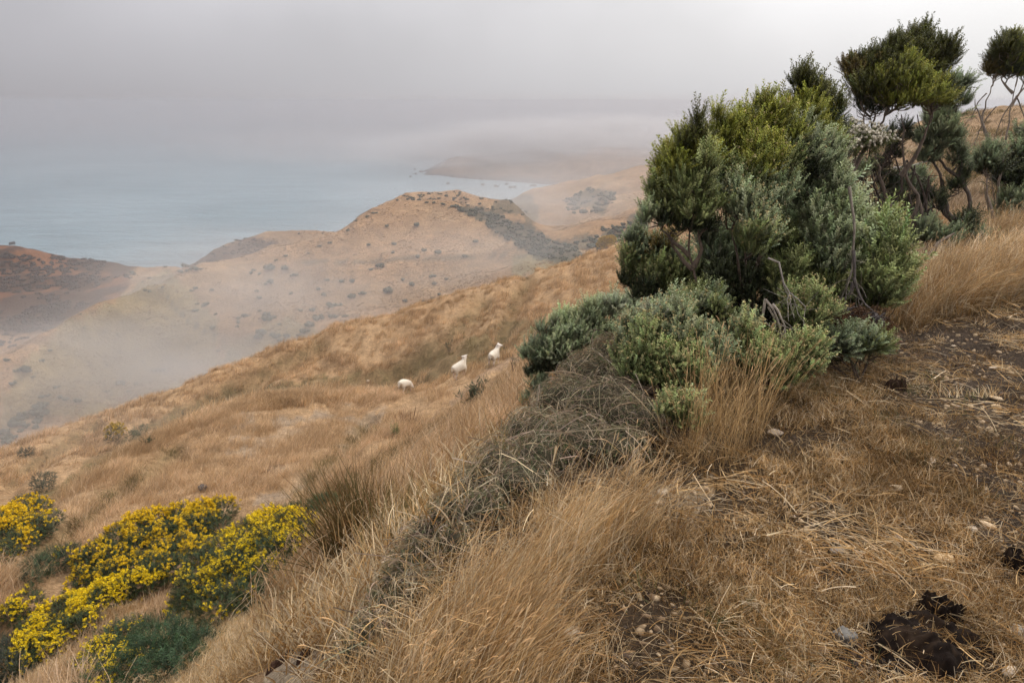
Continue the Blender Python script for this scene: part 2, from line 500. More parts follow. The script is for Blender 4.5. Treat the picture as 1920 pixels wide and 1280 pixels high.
col = blend(col, soft(RIGHT, 5) * (PD > 9) * (PD < 90) * sstep(0, .4, n1) * .5, C3(.20, .155, .075))
# terrace
ter = (1 - sstep(5.5, 9.0, DD)) * sstep(-1.2, -.2, ZG)
soil = blend(np.zeros_like(col) + C3(.070, .047, .028), sstep(-.1, .5, n2) * .55, C3(.17, .115, .065))
DARKSOIL = [(1640, 640), (1920, 560), (2400, 600), (2400, 1100), (1900, 1060), (1800, 900), (1700, 800)]
soil = blend(soil, soft(DARKSOIL, 60, .02, 9) * .75, C3(.085, .062, .044))
DARK2 = [(1300, 1000), (1500, 1050), (1920, 1050), (2300, 1280), (2300, 1700), (900, 1700), (1000, 1280), (1200, 1100)]
soil = blend(soil, soft(DARK2, 90, .012, 11) * .55, C3(.05, .034, .022))
PALE = [(1180, 920), (1260, 890), (1330, 900), (1330, 960), (1260, 1010), (1190, 980)]
soil = blend(soil, soft(PALE, 40, .03, 13) * .8, C3(.42, .33, .22))
col = col * (1 - ter[..., None]) + soil * ter[..., None]
PALE2 = [(500, 1262), (540, 1225), (600, 1205), (640, 1215), (640, 1250), (600, 1310), (500, 1330)]
PALE3 = [(625, 1165), (660, 1128), (690, 1120), (685, 1155), (650, 1185)]
col = blend(col, (soft(PALE2, 20, .04, 15) + soft(PALE3, 14, .04, 16)) * (PD < 5), C3(.46, .37, .26))
# hills in the mist
h = sstep(75, 120, PD)
hill = np.zeros_like(col) + C3(.335, .205, .105)
hill = blend(hill, sstep(-.1, .5, n3) * .7, C3(.40, .28, .165))
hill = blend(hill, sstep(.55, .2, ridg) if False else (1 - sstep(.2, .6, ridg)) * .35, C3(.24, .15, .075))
GREENISH = [(120, 600), (230, 560), (330, 515), (400, 600), (430, 660), (470, 690), (380, 730), (150, 790), (0, 800), (0, 720)]
hill = blend(hill, soft(GREENISH, 30, .015, 17) * .65, C3(.26, .22, .11))
GREEN2 = [(410, 640), (560, 590), (600, 640), (430, 690)]
hill = blend(hill, soft(GREEN2, 20, .02, 18) * .5, C3(.21, .20, .10))
VALLEY = [(960, 480), (1080, 486), (1150, 470), (1080, 505), (960, 520)]
hill = blend(hill, soft(VALLEY, 8, .02, 19) * .6, C3(.21, .2, .1))
DHILL = [(-400, 400), (0, 450), (140, 470), (215, 480), (262, 490), (235, 506), (252, 528), (190, 585), (100, 625), (0, 680), (-400, 800)]
dm = soft(DHILL, 14, .02, 22) * (PD > 280)
dn = fbm(XG * .05, YG * .05, octv=5, seed=50) + .25 * ridg
hill = blend(hill, dm, C3(.20, .085, .032))
hill = blend(hill, dm * sstep(-.05, .12, dn) * .85, C3(.05, .030, .018))
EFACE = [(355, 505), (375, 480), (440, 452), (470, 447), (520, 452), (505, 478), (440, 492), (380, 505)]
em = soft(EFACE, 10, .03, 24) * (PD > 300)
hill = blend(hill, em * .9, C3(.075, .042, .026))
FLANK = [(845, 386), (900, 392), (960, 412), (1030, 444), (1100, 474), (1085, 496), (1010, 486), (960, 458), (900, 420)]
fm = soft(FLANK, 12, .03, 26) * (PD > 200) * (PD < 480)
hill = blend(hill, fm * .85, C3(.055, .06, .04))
F1P = [(1040, 470), (1090, 440), (1150, 425), (1210, 400), (1210, 440), (1120, 470), (1060, 485)]
F2P = [(1060, 370), (1110, 350), (1150, 370), (1130, 400), (1070, 400)]
F3P = [(930, 372), (1010, 380), (1000, 410), (930, 400)]
for k, p in enumerate((F1P, F2P, F3P)):
    hill = blend(hill, soft(p, 26, .03, 28 + k) * (PD > 255) * .7, C3(.075, .075, .045))
# the stock track cut across the hill and the old fence line
def near_line(pts, w):
    r = np.zeros(PX.shape)
    for (x1, y1), (x2, y2) in zip(pts[:-1], pts[1:]):
        L2 = (x2 - x1) ** 2 + (y2 - y1) ** 2
        tt = np.clip(((PX - x1) * (x2 - x1) + (PY - y1) * (y2 - y1)) / L2, 0, 1)
        dd = np.hypot(PX - x1 - tt * (x2 - x1), PY - y1 - tt * (y2 - y1))
        r = np.maximum(r, 1 - sstep(w * .5, w, dd))
    return r
hill = blend(hill, near_line([(525, 500), (600, 491), (700, 489), (800, 484), (900, 481), (985, 478)], 4.2) * (PD > 200) * .85, C3(.13, .10, .06))
hill = blend(hill, near_line([(300, 540), (330, 580), (365, 612), (400, 626), (420, 640), (432, 665)], 3.0) * (PD > 150) * .9, C3(.085, .075, .05))
hill = blend(hill, near_line([(230, 745), (300, 715), (380, 690)], 3) * (PD > 150) * .4, C3(.42, .28, .17))
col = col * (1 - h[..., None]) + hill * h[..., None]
COLG = np.clip(col, 0, 1)

def terrain_piece(name, j0, j1, mat):
    v = np.stack([XG[:, j0:j1], YG[:, j0:j1], ZG[:, j0:j1]], -1)
    n, m = v.shape[:2]
    idx = np.arange(n * m).reshape(n, m)
    q = np.stack([idx[:-1, :-1], idx[:-1, 1:], idx[1:, 1:], idx[1:, :-1]], -1).reshape(-1, 4)
    me = mesh_np(name, v.reshape(-1, 3), [q], [mat], smooth=True, col=COLG[:, j0:j1].reshape(-1, 3))
    o = obj(name, me)
    tag(o, kind='structure')
    return o
ja = int(np.searchsorted(DG, 7.0)); jb = int(np.searchsorted(DG, 76.0))
terrain_piece('ground', 0, ja + 1, M_ground)
terrain_piece('hillside', ja, jb + 1, M_slope)
terrain_piece('hills', jb, ND, M_hills)

# ------------------------------------------------------------------ sea
SEA = -115.0
m, t, b = mat_new('sea_water')
geo = nd(t, 'ShaderNodeNewGeometry')
mpn = nd(t, 'ShaderNodeMapping'); mpn.inputs['Scale'].default_value = (0.35, 1.0, 1.0)
t.links.new(geo.outputs['Position'], mpn.inputs[0])
w1 = nd(t, 'ShaderNodeTexNoise', Scale=0.16, Detail=5.0, Roughness=0.6)
t.links.new(mpn.outputs[0], w1.inputs['Vector'])
w2 = nd(t, 'ShaderNodeTexNoise', Scale=0.004, Detail=3.0)
t.links.new(geo.outputs['Position'], w2.inputs['Vector'])
mps = nd(t, 'ShaderNodeMapping'); mps.inputs['Scale'].default_value = (0.12, 1.0, 1.0); mps.inputs['Rotation'].default_value = (0, 0, .25)
t.links.new(geo.outputs['Position'], mps.inputs[0])
w3 = nd(t, 'ShaderNodeTexNoise', Scale=0.075, Detail=5.0, Roughness=0.7); t.links.new(mps.outputs[0], w3.inputs['Vector'])
sc_ = mulcol(t, ramp(t, w2.outputs['Fac'], [(.35, (.150, .240, .275)), (.65, (.220, .310, .345))]), ramp(t, w3.outputs['Fac'], [(.35, (.72, .74, .76)), (.65, (1.22, 1.2, 1.18))]))  # fog reflection and ripple streaks put into the base colour
t.links.new(sc_, b.inputs['Base Color'])
b.inputs['Roughness'].default_value = 0.28
b.inputs['IOR'].default_value = 1.33
bp = nd(t, 'ShaderNodeBump', Strength=1.0, Distance=3.0)
t.links.new(w1.outputs['Fac'], bp.inputs['Height'])
t.links.new(bp.outputs[0], b.inputs['Normal'])
M_sea = m
nx_, ny_ = 24, 24
gx = np.linspace(-3600, 3600, nx_); gy = np.linspace(250, 4200, ny_)
v = np.array([(x, y, SEA) for x in gx for y in gy])
idx = np.arange(nx_ * ny_).reshape(nx_, ny_)
q = np.stack([idx[:-1, :-1], idx[1:, :-1], idx[1:, 1:], idx[:-1, 1:]], -1).reshape(-1, 4)
tag(obj('sea', mesh_np('sea', v, [q], [M_sea])), kind='structure')

# ------------------------------------------------------------------ far headland and its reef
def headland(name, rows, na, nd_, seed, rough, colr, amp):
    az0, az1 = R(-11), R(25)
    A = np.linspace(az0, az1, na)
    Z, Dd = [], []
    for pts in rows:
        az, z, d = [], [], []
        for px, py, dist in pts:
            if isinstance(py, tuple):
                zz = py[1]; a = az_of(px, (zz - CZ) / dist); dd = dist
            else:
                a, tt = [float(q) for q in ray(px, py)]
                if dist is None:                     # on the waterline
                    dd = (SEA - CZ) / tt; zz = SEA
                else:
                    dd = dist; zz = CZ + tt * dist
            az.append(a); z.append(zz); d.append(dd)
        Z.append(pchip(az, z, A)); Dd.append(pchip(az, d, A))
    Z = np.array(Z); Dd = np.array(Dd)
    u = np.linspace(0, 1, nd_)
    k = np.linspace(0, 1, len(rows))
    ZZ = np.array([pchip(k, Z[:, i], u) for i in range(na)])
    RR = np.array([pchip(k, Dd[:, i], u) for i in range(na)])
    X = np.sin(A)[:, None] * RR; Y = np.cos(A)[:, None] * RR
    up = np.clip((ZZ - SEA) / 12, 0, 1)
    ZZ = ZZ + up * (fbm(X * .02, Y * .02, octv=4, seed=seed) * amp + amp * .4 * fbm(X * .1, Y * .1, octv=2, seed=seed + 1))
    v = np.stack([X, Y, ZZ], -1)
    idx = np.arange(na * nd_).reshape(na, nd_)
    q = np.stack([idx[:-1, :-1], idx[:-1, 1:], idx[1:, 1:], idx[1:, :-1]], -1).reshape(-1, 4)
    c = np.zeros(v.shape) + np.array(colr)
    c = blend(c, sstep(-.2, .3, fbm(X * .01, Y * .01, octv=4, seed=seed + 5)) * .7, (.10, .085, .06))
    c = blend(c, 1 - sstep(1.0, 4.0, ZZ - SEA), (.10, .085, .08))
    tag(obj(name, mesh_np(name, v.reshape(-1, 3), [q], [M_hills], smooth=True, col=c.reshape(-1, 3))), kind='structure')
headland('headland', [
    [(700, ('z', -119), 1165), (780, ('z', -118), 1160), (815, 329, None), (860, 334, None), (950, 340, None), (1010, 345, None), (1060, ('z', -114), 1010), (1300, ('z', -110), 900), (1500, ('z', -100), 860)],
    [(700, ('z', -119), 1170), (780, ('z', -116.5), 1190), (815, ('z', -113), 1180), (860, ('z', -112), 1150), (950, ('z', -112), 1120), (1010, ('z', -111), 1110), (1060, ('z', -106), 1080), (1300, ('z', -95), 1000), (1500, ('z', -80), 960)],
    [(700, ('z', -119), 1200), (780, ('z', -117), 1215), (828, 314, 1205), (838, 298, 1215), (870, 290, 1225), (910, 287, 1230), (960, 284, 1250), (1060, 278, 1300), (1300, 276, 1300), (1500, 276, 1280)],
    [(700, ('z', -120), 1500), (780, ('z', -120), 1500), (838, ('z', -116), 1480), (870, ('z', -113), 1500), (910, ('z', -110), 1520), (960, ('z', -110), 1540), (1060, ('z', -110), 1560), (1300, ('z', -110), 1600), (1500, ('z', -110), 1600)],
    [(700, ('z', -122), 1800), (780, ('z', -122), 1800), (838, ('z', -122), 1800), (960, ('z', -122), 1900), (1500, ('z', -122), 2000)],
], 150, 60, 70, 0, (.24, .16, .10), 7)
def reef(pts, h, seed):
    """low wave-cut rocks standing just out of the water"""
    bm_v, bm_f = [], []
    r_ = np.random.default_rng(seed)
    for (px, py, w) in pts:
        a, tt = [float(q) for q in ray(px, py)]
        d = (SEA - CZ) / tt
        c = np.array([math.sin(a) * d, math.cos(a) * d, SEA])
        s = w * d / F
        n = 9
        base = len(bm_v)
        for k in range(n):
            th = 2 * math.pi * k / n
            rr = s * r_.uniform(.6, 1.1)
            bm_v.append((c[0] + math.cos(th) * rr, c[1] + math.sin(th) * rr * 1.6, SEA - .5))
        for k in range(n):
            th = 2 * math.pi * k / n
            rr = s * r_.uniform(.3, .8)
            bm_v.append((c[0] + math.cos(th) * rr, c[1] + math.sin(th) * rr * 1.6, SEA + h * r_.uniform(.5, 1.2)))
        bm_v.append((c[0], c[1], SEA + h))
        for k in range(n):
            k2 = (k + 1) % n
            bm_f += [(base + k, base + k2, base + n + k2), (base + k, base + n + k2, base + n + k), (base + n + k, base + n + k2, base + 2 * n)]
    return np.array(bm_v), np.array(bm_f)
v, f = reef([(800, 321, 8), (812, 318, 10), (790, 323, 5), (825, 324, 12), (850, 331, 10), (880, 333, 14), (905, 336, 10), (778, 318, 3),
             (770, 332, 3), (840, 345, 4), (905, 347, 5), (930, 350, 7), (950, 346, 5), (960, 352, 8), (1000, 349, 8), (1040, 346, 8), (780, 327, 3),
             (760, 300, 6), (780, 297, 9), (805, 297, 8), (735, 299, 3), (715, 296, 3), (700, 285, 2), (745, 291, 3)], 2.2, 3)
tag(obj('reef', mesh_np('reef', v, [f], [M_hills], col=np.zeros((len(v), 3)) + np.array((.11, .09, .08)))), kind='structure')
v, f = reef([(23, 458, 4), (19, 459, 2)], 2.0, 5)
o = obj('sea_rock', mesh_np('sea_rock', v, [f], [M_hills], col=np.zeros((len(v), 3)) + np.array((.05, .045, .04))))
tag(o, 'small dark rock standing in the sea off the brown left-hand hill', 'rock')

# ------------------------------------------------------------------ haze: one closed box of even, pale air
HAZE_DENSITY = 1 / 1400.0
m = bpy.data.materials.new('pale_haze'); m.use_nodes = True
t = m.node_tree
t.nodes.remove(t.nodes['Principled BSDF'])
pv = nd(t, 'ShaderNodeVolumePrincipled')
pv.inputs['Color'].default_value = (0.60, 0.585, 0.605, 1)
pv.inputs['Density'].default_value = HAZE_DENSITY
pv.inputs['Anisotropy'].default_value = 0.55
t.links.new(pv.outputs[0], t.nodes['Material Output'].inputs['Volume'])
M_haze = m
def box(name, lo, hi, mat):
    x0, y0, z0 = lo; x1, y1, z1 = hi
    v = [(x0, y0, z0), (x1, y0, z0), (x1, y1, z0), (x0, y1, z0), (x0, y0, z1), (x1, y0, z1), (x1, y1, z1), (x0, y1, z1)]
    f = [(0, 3, 2, 1), (4, 5, 6, 7), (0, 1, 5, 4), (1, 2, 6, 5), (2, 3, 7, 6), (3, 0, 4, 7)]
    return obj(name, mesh_np(name, v, [np.array(f)], [mat]))
if HAZE:
    tag(box('haze', (-3700, -60, -124), (3700, 4300, 5.0), M_haze), kind='stuff')

# ------------------------------------------------------------------ mist: banks of thicker, uneven fog lying in the valleys
def mist(px, py, d, size, dens, seed, noise=1.4, pale=(0.975, 0.965, 0.955, 1)):
    m = bpy.data.materials.new('valley_mist'); m.use_nodes = True
    t = m.node_tree
    t.nodes.remove(t.nodes['Principled BSDF'])
    pv = nd(t, 'ShaderNodeVolumePrincipled')
    pv.inputs['Color'].default_value = pale
    pv.inputs['Anisotropy'].default_value = 0.45
    tcn = nd(t, 'ShaderNodeTexCoord')
    ln = nd(t, 'ShaderNodeVectorMath', operation='LENGTH'); t.links.new(tcn.outputs['Object'], ln.inputs[0])
    mr = nd(t, 'ShaderNodeMapRange', interpolation_type='SMOOTHSTEP')
    mr.inputs['From Min'].default_value = 1.0; mr.inputs['From Max'].default_value = 0.15
    t.links.new(ln.outputs['Value'], mr.inputs['Value'])
    n = nd(t, 'ShaderNodeTexNoise', Scale=noise, Detail=3.0, Roughness=0.55)
    mpn_ = nd(t, 'ShaderNodeMapping'); mpn_.inputs['Location'].default_value = (seed * 3.1, seed * 1.7, 0); t.links.new(tcn.outputs['Object'], mpn_.inputs[0])
    t.links.new(mpn_.outputs[0], n.inputs['Vector'])
    m2 = nd(t, 'ShaderNodeMapRange'); m2.inputs['From Min'].default_value = .36; m2.inputs['From Max'].default_value = .66
    t.links.new(n.outputs['Fac'], m2.inputs['Value'])
    mu = nd(t, 'ShaderNodeMath', operation='MULTIPLY'); t.links.new(mr.outputs[0], mu.inputs[0]); t.links.new(m2.outputs[0], mu.inputs[1])
    m3 = nd(t, 'ShaderNodeMath', operation='MULTIPLY'); t.links.new(mu.outputs[0], m3.inputs[0]); m3.inputs[1].default_value = dens
    t.links.new(m3.outputs[0], pv.inputs['Density'])
    t.links.new(pv.outputs[0], t.nodes['Material Output'].inputs['Volume'])
    bm = bmesh.new(); bmesh.ops.create_icosphere(bm, subdivisions=3, radius=1.0)
    me = bpy.data.meshes.new('mist'); bm.to_mesh(me); bm.free(); me.materials.append(m)
    o = obj('mist', me); o.location = at(px, py, d); o.scale = size
    tag(o, kind='stuff')
if HAZE:
    mist(110, 760, 168, (120, 62, 22), 1 / 26, 1)
    mist(640, 535, 232, (135, 55, 32), 1 / 44, 2)
    mist(330, 610, 205, (90, 45, 20), 1 / 50, 3)
    mist(1090, 400, 430, (190, 130, 50), 1 / 85, 4)
    mist(880, 283, 1260, (300, 200, 34), 1 / 30, 5, noise=2.6, pale=(0.84, 0.825, 0.825, 1))
    mist(1120, 262, 1330, (430, 260, 54), 1 / 20, 9, noise=2.2, pale=(0.86, 0.845, 0.84, 1))
    mist(640, 262, 1800, (560, 320, 40), 1 / 60, 10, noise=2.2, pale=(0.66, 0.645, 0.66, 1))
    mist(300, 225, 2300, (2300, 900, 62), 1 / 260, 6, pale=(0.60, 0.585, 0.605, 1))
    mist(230, 850, 43, (26, 9, 5), 1 / 45, 8)
    mist(760, 275, 1500, (600, 380, 40), 1 / 110, 7, pale=(0.80, 0.785, 0.79, 1))
# ------------------------------------------------------------------ grass (stuff): blades in tufts, spread by geometry nodes
def strip(path, width, twist=None):
    """a narrow blade along a path; returns verts, quads"""
    p = np.asarray(path, float)
    n = len(p)
    tan = np.gradient(p, axis=0)
    tan /= np.linalg.norm(tan, axis=1)[:, None] + 1e-9
    ang = rng.uniform(0, math.pi) if twist is None else twist
    ref = np.array([math.cos(ang), math.sin(ang), 0.15])
    side = np.cross(tan, ref); side /= np.linalg.norm(side, axis=1)[:, None] + 1e-9
    w = np.asarray(width)[:, None] * 0.5
    v = np.empty((2 * n, 3)); v[0::2] = p - side * w; v[1::2] = p + side * w
    k = np.arange(n - 1) * 2
    return v, np.stack([k, k + 1, k + 3, k + 2], -1)

class Build:
    def __init__(s): s.v, s.f, s.c, s.n = [], [], [], 0
    def add(s, v, f, c):
        s.v.append(v); s.f.append(np.asarray(f) + s.n)
        c = np.asarray(c, float)
        s.c.append(np.broadcast_to(c, (len(v), 3)) if c.ndim == 1 else c)
        s.n += len(v)
    def mesh(s, name, mats):
        q = [f for f in s.f if f.shape[1] == 4]; t = [f for f in s.f if f.shape[1] == 3]
        fl = ([np.concatenate(q)] if q else []) + ([np.concatenate(t)] if t else [])
        return mesh_np(name, np.concatenate(s.v), fl, mats, col=np.concatenate(s.c))

def blade_path(h, lean, az, curl, n=5, base=(0, 0, 0)):
    u = np.linspace(0, 1, n)
    out_ = h * (lean * u + curl * u ** 2.2)
    z = h * u * np.sqrt(np.clip(1 - (lean + curl * u) ** 2 * .55, .12, 1))
    return np.stack([base[0] + math.cos(az) * out_, base[1] + math.sin(az) * out_, base[2] + z], -1)

M_grass = veg_material('dry_grass_blades', rough=0.65, rnd=0.30, trans=0.22, patch=[(1.3, (.62, .57, .50), (1.14, 1.17, 1.22)), (6.0, (.80, .78, .74), (1.1, 1.1, 1.1))])
M_grass_far = veg_material('dry_grass_tufts', rough=0.8, rnd=0.24, trans=0.2, patch=[(.22, (.74, .72, .68), (1.08, 1.10, 1.16)), (1.1, (.74, .70, .64), (1.12, 1.12, 1.12))])
STRAW = np.array([(.78, .54, .265), (.86, .68, .42), (.64, .41, .175), (.48, .28, .105), (.84, .68, .46)])

def tall_tuft(seed, n=56, h=(.20, .46), heads=True, wind=0.35, spread=.085, pal=STRAW):
    """flowering stems bowed by the wind with pale feathery heads"""
    r = np.random.default_rng(seed); B = Build()
    for k in range(n):
        hh = r.uniform(*h); b = (r.normal(0, spread), r.normal(0, spread), 0)
        az = r.normal(0.15, .45) if r.random() < .8 else r.uniform(0, 6.28)
        P = blade_path(hh, r.uniform(.02, .16), az, wind * r.uniform(.5, 1.5), 6, b)
        c = pal[r.integers(len(pal))] * r.uniform(.75, 1.15)
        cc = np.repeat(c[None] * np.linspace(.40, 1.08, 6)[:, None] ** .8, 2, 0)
        v, f = strip(P, np.linspace(.0021, .0011, 6)); B.add(v, f, cc)
        if heads and r.random() < .38:
            t = P[-1] - P[-2]; t /= np.linalg.norm(t)
            L = r.uniform(.03, .065)
            Q = P[-1] + t * np.linspace(0, L, 4)[:, None] + np.array([0, 0, -1]) * (np.linspace(0, 1, 4)[:, None] ** 2) * L * .35
            hc = np.array((.72, .50, .27)) * r.uniform(.8, 1.15)
            for tw in (0.3, 1.8):
                v, f = strip(Q, np.array([.0010, .0034, .0030, .0006]) * r.uniform(.8, 1.2), tw); B.add(v, f, hc)
    for k in range(n // 2):
        P = blade_path(r.uniform(.08, .22), r.uniform(.1, .5), r.uniform(0, 6.28), r.uniform(.1, .6), 4, (r.normal(0, spread), r.normal(0, spread), 0))
        v, f = strip(P, np.linspace(.0028, .0008, 4)); B.add(v, f, pal[r.integers(len(pal))] * r.uniform(.5, .95))
    return B.mesh('tall_grass_tuft', [M_grass])

def short_tuft(seed, n=84, h=(.02, .07), pal=STRAW, flat=.6, wid=.0026):
    r = np.random.default_rng(seed); B = Build()
    for k in range(n):
        P = blade_path(r.uniform(*h), r.uniform(.1, flat), r.uniform(0, 6.28), r.uniform(0, .55), 4, (r.normal(0, .052), r.normal(0, .052), 0))
        v, f = strip(P, np.linspace(wid, wid * .35, 4) * r.uniform(.7, 1.2))
        B.add(v, f, pal[r.integers(len(pal))] * r.uniform(.6, 1.15))
    return B.mesh('short_grass_tuft', [M_grass])

def straw_litter(seed, n=34):
    """fallen stalks lying across one another"""
    r = np.random.default_rng(seed); B = Build()
    for k in range(n):
        L = r.uniform(.03, .15) * (1.5 if r.random() < .12 else 1); a = r.uniform(0, 6.28); b = r.normal(0, .09, 2)
        u = np.linspace(-.5, .5, 5)
        bend = r.normal(0, .22); z0 = r.uniform(.004, .022)
        P = np.stack([b[0] + math.cos(a) * u * L - math.sin(a) * bend * L * u ** 2, b[1] + math.sin(a) * u * L + math.cos(a) * bend * L * u ** 2,
                      z0 + (u * r.normal(0, .16) + r.uniform(0, .25) * (.25 - u ** 2)) * L + .002], -1)
        v, f = strip(P, np.full(5, .0008 + .0030 * r.random() ** 2.2), r.uniform(0, 3.1))
        B.add(v, f, STRAW[r.integers(len(STRAW))] * r.uniform(.8, 1.12))
    return B.mesh('straw_litter', [M_grass])

SLOPE_PAL = np.array([(.72, .50, .28), (.63, .42, .22), (.78, .58, .37), (.52, .34, .17), (.76, .55, .35)])
def slope_tuft(seed, n=64, h=(.16, .34), wid=.006, pal=SLOPE_PAL):
    r = np.random.default_rng(seed); B = Build()
    for k in range(n):
        az = r.normal(0.1, .8) if r.random() < .65 else r.uniform(0, 6.28)
        P = blade_path(r.uniform(*h), r.uniform(.05, .3), az, r.uniform(.1, .6), 4, (r.normal(0, .17), r.normal(0, .17), -.03))
        c = pal[r.integers(len(pal))] * r.uniform(.8, 1.15)
        v, f = strip(P, np.array([1.2, 1.0, .7, .25]) * wid * r.uniform(.7, 1.3))
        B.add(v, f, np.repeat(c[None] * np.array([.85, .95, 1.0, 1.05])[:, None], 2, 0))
    return B.mesh('slope_grass_tuft', [M_grass_far])

SRC = {}
def source(key, meshes):
    c = bpy.data.collections.new(key)
    for m_ in meshes:
        c.objects.link(bpy.data.objects.new(m_.name, m_))
    SRC[key] = c
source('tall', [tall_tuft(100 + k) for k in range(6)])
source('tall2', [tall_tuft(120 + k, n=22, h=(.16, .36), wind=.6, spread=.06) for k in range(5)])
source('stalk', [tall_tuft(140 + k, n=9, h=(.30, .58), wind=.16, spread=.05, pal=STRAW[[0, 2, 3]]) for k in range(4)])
source('short', [short_tuft(160 + k) for k in range(6)])
source('short_green', [short_tuft(180 + k, n=60, h=(.02, .06), pal=np.array([(.12, .14, .05), (.20, .19, .07), (.09, .12, .045), (.35, .27, .11)])) for k in range(3)])
source('short_brown', [short_tuft(190 + k, n=74, h=(.012, .05), pal=np.array([(.26, .15, .055), (.15, .085, .032), (.40, .245, .10), (.66, .45, .21)])) for k in range(4)])
source('straw', [straw_litter(200 + k) for k in range(6)])
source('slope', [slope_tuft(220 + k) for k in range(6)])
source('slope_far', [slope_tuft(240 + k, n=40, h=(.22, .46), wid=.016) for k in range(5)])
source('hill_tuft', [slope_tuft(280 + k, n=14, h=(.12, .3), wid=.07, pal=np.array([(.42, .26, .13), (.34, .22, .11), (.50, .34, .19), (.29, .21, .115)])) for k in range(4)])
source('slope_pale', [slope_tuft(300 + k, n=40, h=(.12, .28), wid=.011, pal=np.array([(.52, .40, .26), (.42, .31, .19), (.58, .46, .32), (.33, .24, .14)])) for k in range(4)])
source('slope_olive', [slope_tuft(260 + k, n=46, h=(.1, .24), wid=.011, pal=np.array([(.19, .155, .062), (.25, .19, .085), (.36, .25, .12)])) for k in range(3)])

def spread(name, key, x, y, scl, rot=None, tilt=.12, seed=0, dz=0.0, kind='stuff', label=None, cat=None):
    r = np.random.default_rng(seed)
    n = len(x)
    z = ground_z(x, y) + dz
    me = bpy.data.meshes.new(name)
    me.vertices.add(n)
    me.vertices.foreach_set('co', np.stack([x, y, z], -1).astype(np.float32).ravel())
    e = np.stack([r.normal(0, tilt, n), r.normal(0, tilt, n), r.uniform(-3.14, 3.14, n) if rot is None else rot + r.normal(0, .35, n)], -1).astype(np.float32)
    a = me.attributes.new('rot', 'FLOAT_VECTOR', 'POINT'); a.data.foreach_set('vector', e.ravel())
    a = me.attributes.new('scl', 'FLOAT', 'POINT'); a.data.foreach_set('value', np.asarray(scl, np.float32))
    a = me.attributes.new('pick', 'INT', 'POINT'); a.data.foreach_set('value', r.integers(0, 1000, n).astype(np.int32))
    print('SPREAD', name, n)
    o = obj(name, me)
    g = bpy.data.node_groups.new('spread_' + key, 'GeometryNodeTree')
    g.interface.new_socket('Geometry', in_out='INPUT', socket_type='NodeSocketGeometry')
    g.interface.new_socket('Geometry', in_out='OUTPUT', socket_type='NodeSocketGeometry')
    gi = g.nodes.new('NodeGroupInput'); go = g.nodes.new('NodeGroupOutput')
    ip = g.nodes.new('GeometryNodeInstanceOnPoints')
    ci = g.nodes.new('GeometryNodeCollectionInfo')
    ci.inputs['Collection'].default_value = SRC[key]
    ci.inputs['Separate Children'].default_value = True
    ci.inputs['Reset Children'].default_value = True
    ip.inputs['Pick Instance'].default_value = True
    def named(nm, ty):
        q = g.nodes.new('GeometryNodeInputNamedAttribute'); q.data_type = ty; q.inputs['Name'].default_value = nm
        return [s_ for s_ in q.outputs if s_.name == 'Attribute' and s_.enabled][0]
    er = g.nodes.new('FunctionNodeEulerToRotation')
    g.links.new(named('rot', 'FLOAT_VECTOR'), er.inputs[0])
    g.links.new(er.outputs[0], ip.inputs['Rotation'])
    g.links.new(named('scl', 'FLOAT'), ip.inputs['Scale'])
    g.links.new(named('pick', 'INT'), ip.inputs['Instance Index'])
    g.links.new(gi.outputs[0], ip.inputs['Points'])
    g.links.new(ci.outputs[0], ip.inputs['Instance'])
    g.links.new(ip.outputs[0], go.inputs[0])
    md = o.modifiers.new('spread', 'NODES'); md.node_group = g
    return tag(o, label, cat, kind=kind)

def polar_pts(n, d0, d1, a0=-46, a1=46, seed=0, power=0.0):
    """points spread over azimuth and distance; denser per square metre close by"""
    r = np.random.default_rng(seed)
    a = R(1) * r.uniform(a0, a1, n)
    u = r.random(n)
    if power == 0: d = np.exp(np.log(d0) + u * (np.log(d1) - np.log(d0)))
    else: d = (d0 ** power + u * (d1 ** power - d0 ** power)) ** (1 / power)
    x, y = np.sin(a) * d, np.cos(a) * d
    z = ground_z(x, y)
    px, py, dep = project(x, y, z)
    return x, y, z, px, py, d, r
def visible(x, y, margin=0.03):
    i, j, a, b = _grid(x, y)
    return TG[i, j] >= TCUM[i, j] - margin

TALL = [(700, 1560), (750, 1340), (820, 1240), (900, 1160), (980, 1095), (1060, 1050), (1120, 1020), (1175, 990), (1190, 1005), (1120, 1055), (1020, 1140), (960, 1220), (930, 1560)]
PALE2X = [(470, 1225), (590, 1195), (655, 1205), (690, 1290), (660, 1480), (430, 1480), (450, 1300)]
CREEP = [(620, 1260), (680, 1110), (780, 1000), (860, 900), (950, 810), (1010, 720), (1080, 640), (1160, 620), (1250, 740), (1260, 800), (1220, 880), (1080, 900), (1000, 940), (910, 1030), (830, 1120), (760, 1230), (720, 1300)]
GORSE = [[(-60, 930), (100, 930), (130, 980), (60, 1060), (-60, 1070)], [(40, 1050), (150, 1020), (150, 1075), (60, 1105)], [(-60, 1190), (60, 1120), (150, 1040), (250, 970), (420, 935), (460, 960), (540, 955), (650, 930), (660, 960), (600, 1000), (610, 1100), (560, 1190), (500, 1270), (470, 1320), (450, 1400), (430, 1500), (60, 1480), (170, 1240), (330, 1150), (320, 1110), (240, 1150), (130, 1240), (60, 1330), (-60, 1400)], [(195, 790), (245, 790), (290, 795), (250, 835), (195, 840)], [(60, 885), (110, 880), (110, 925), (60, 925)]]
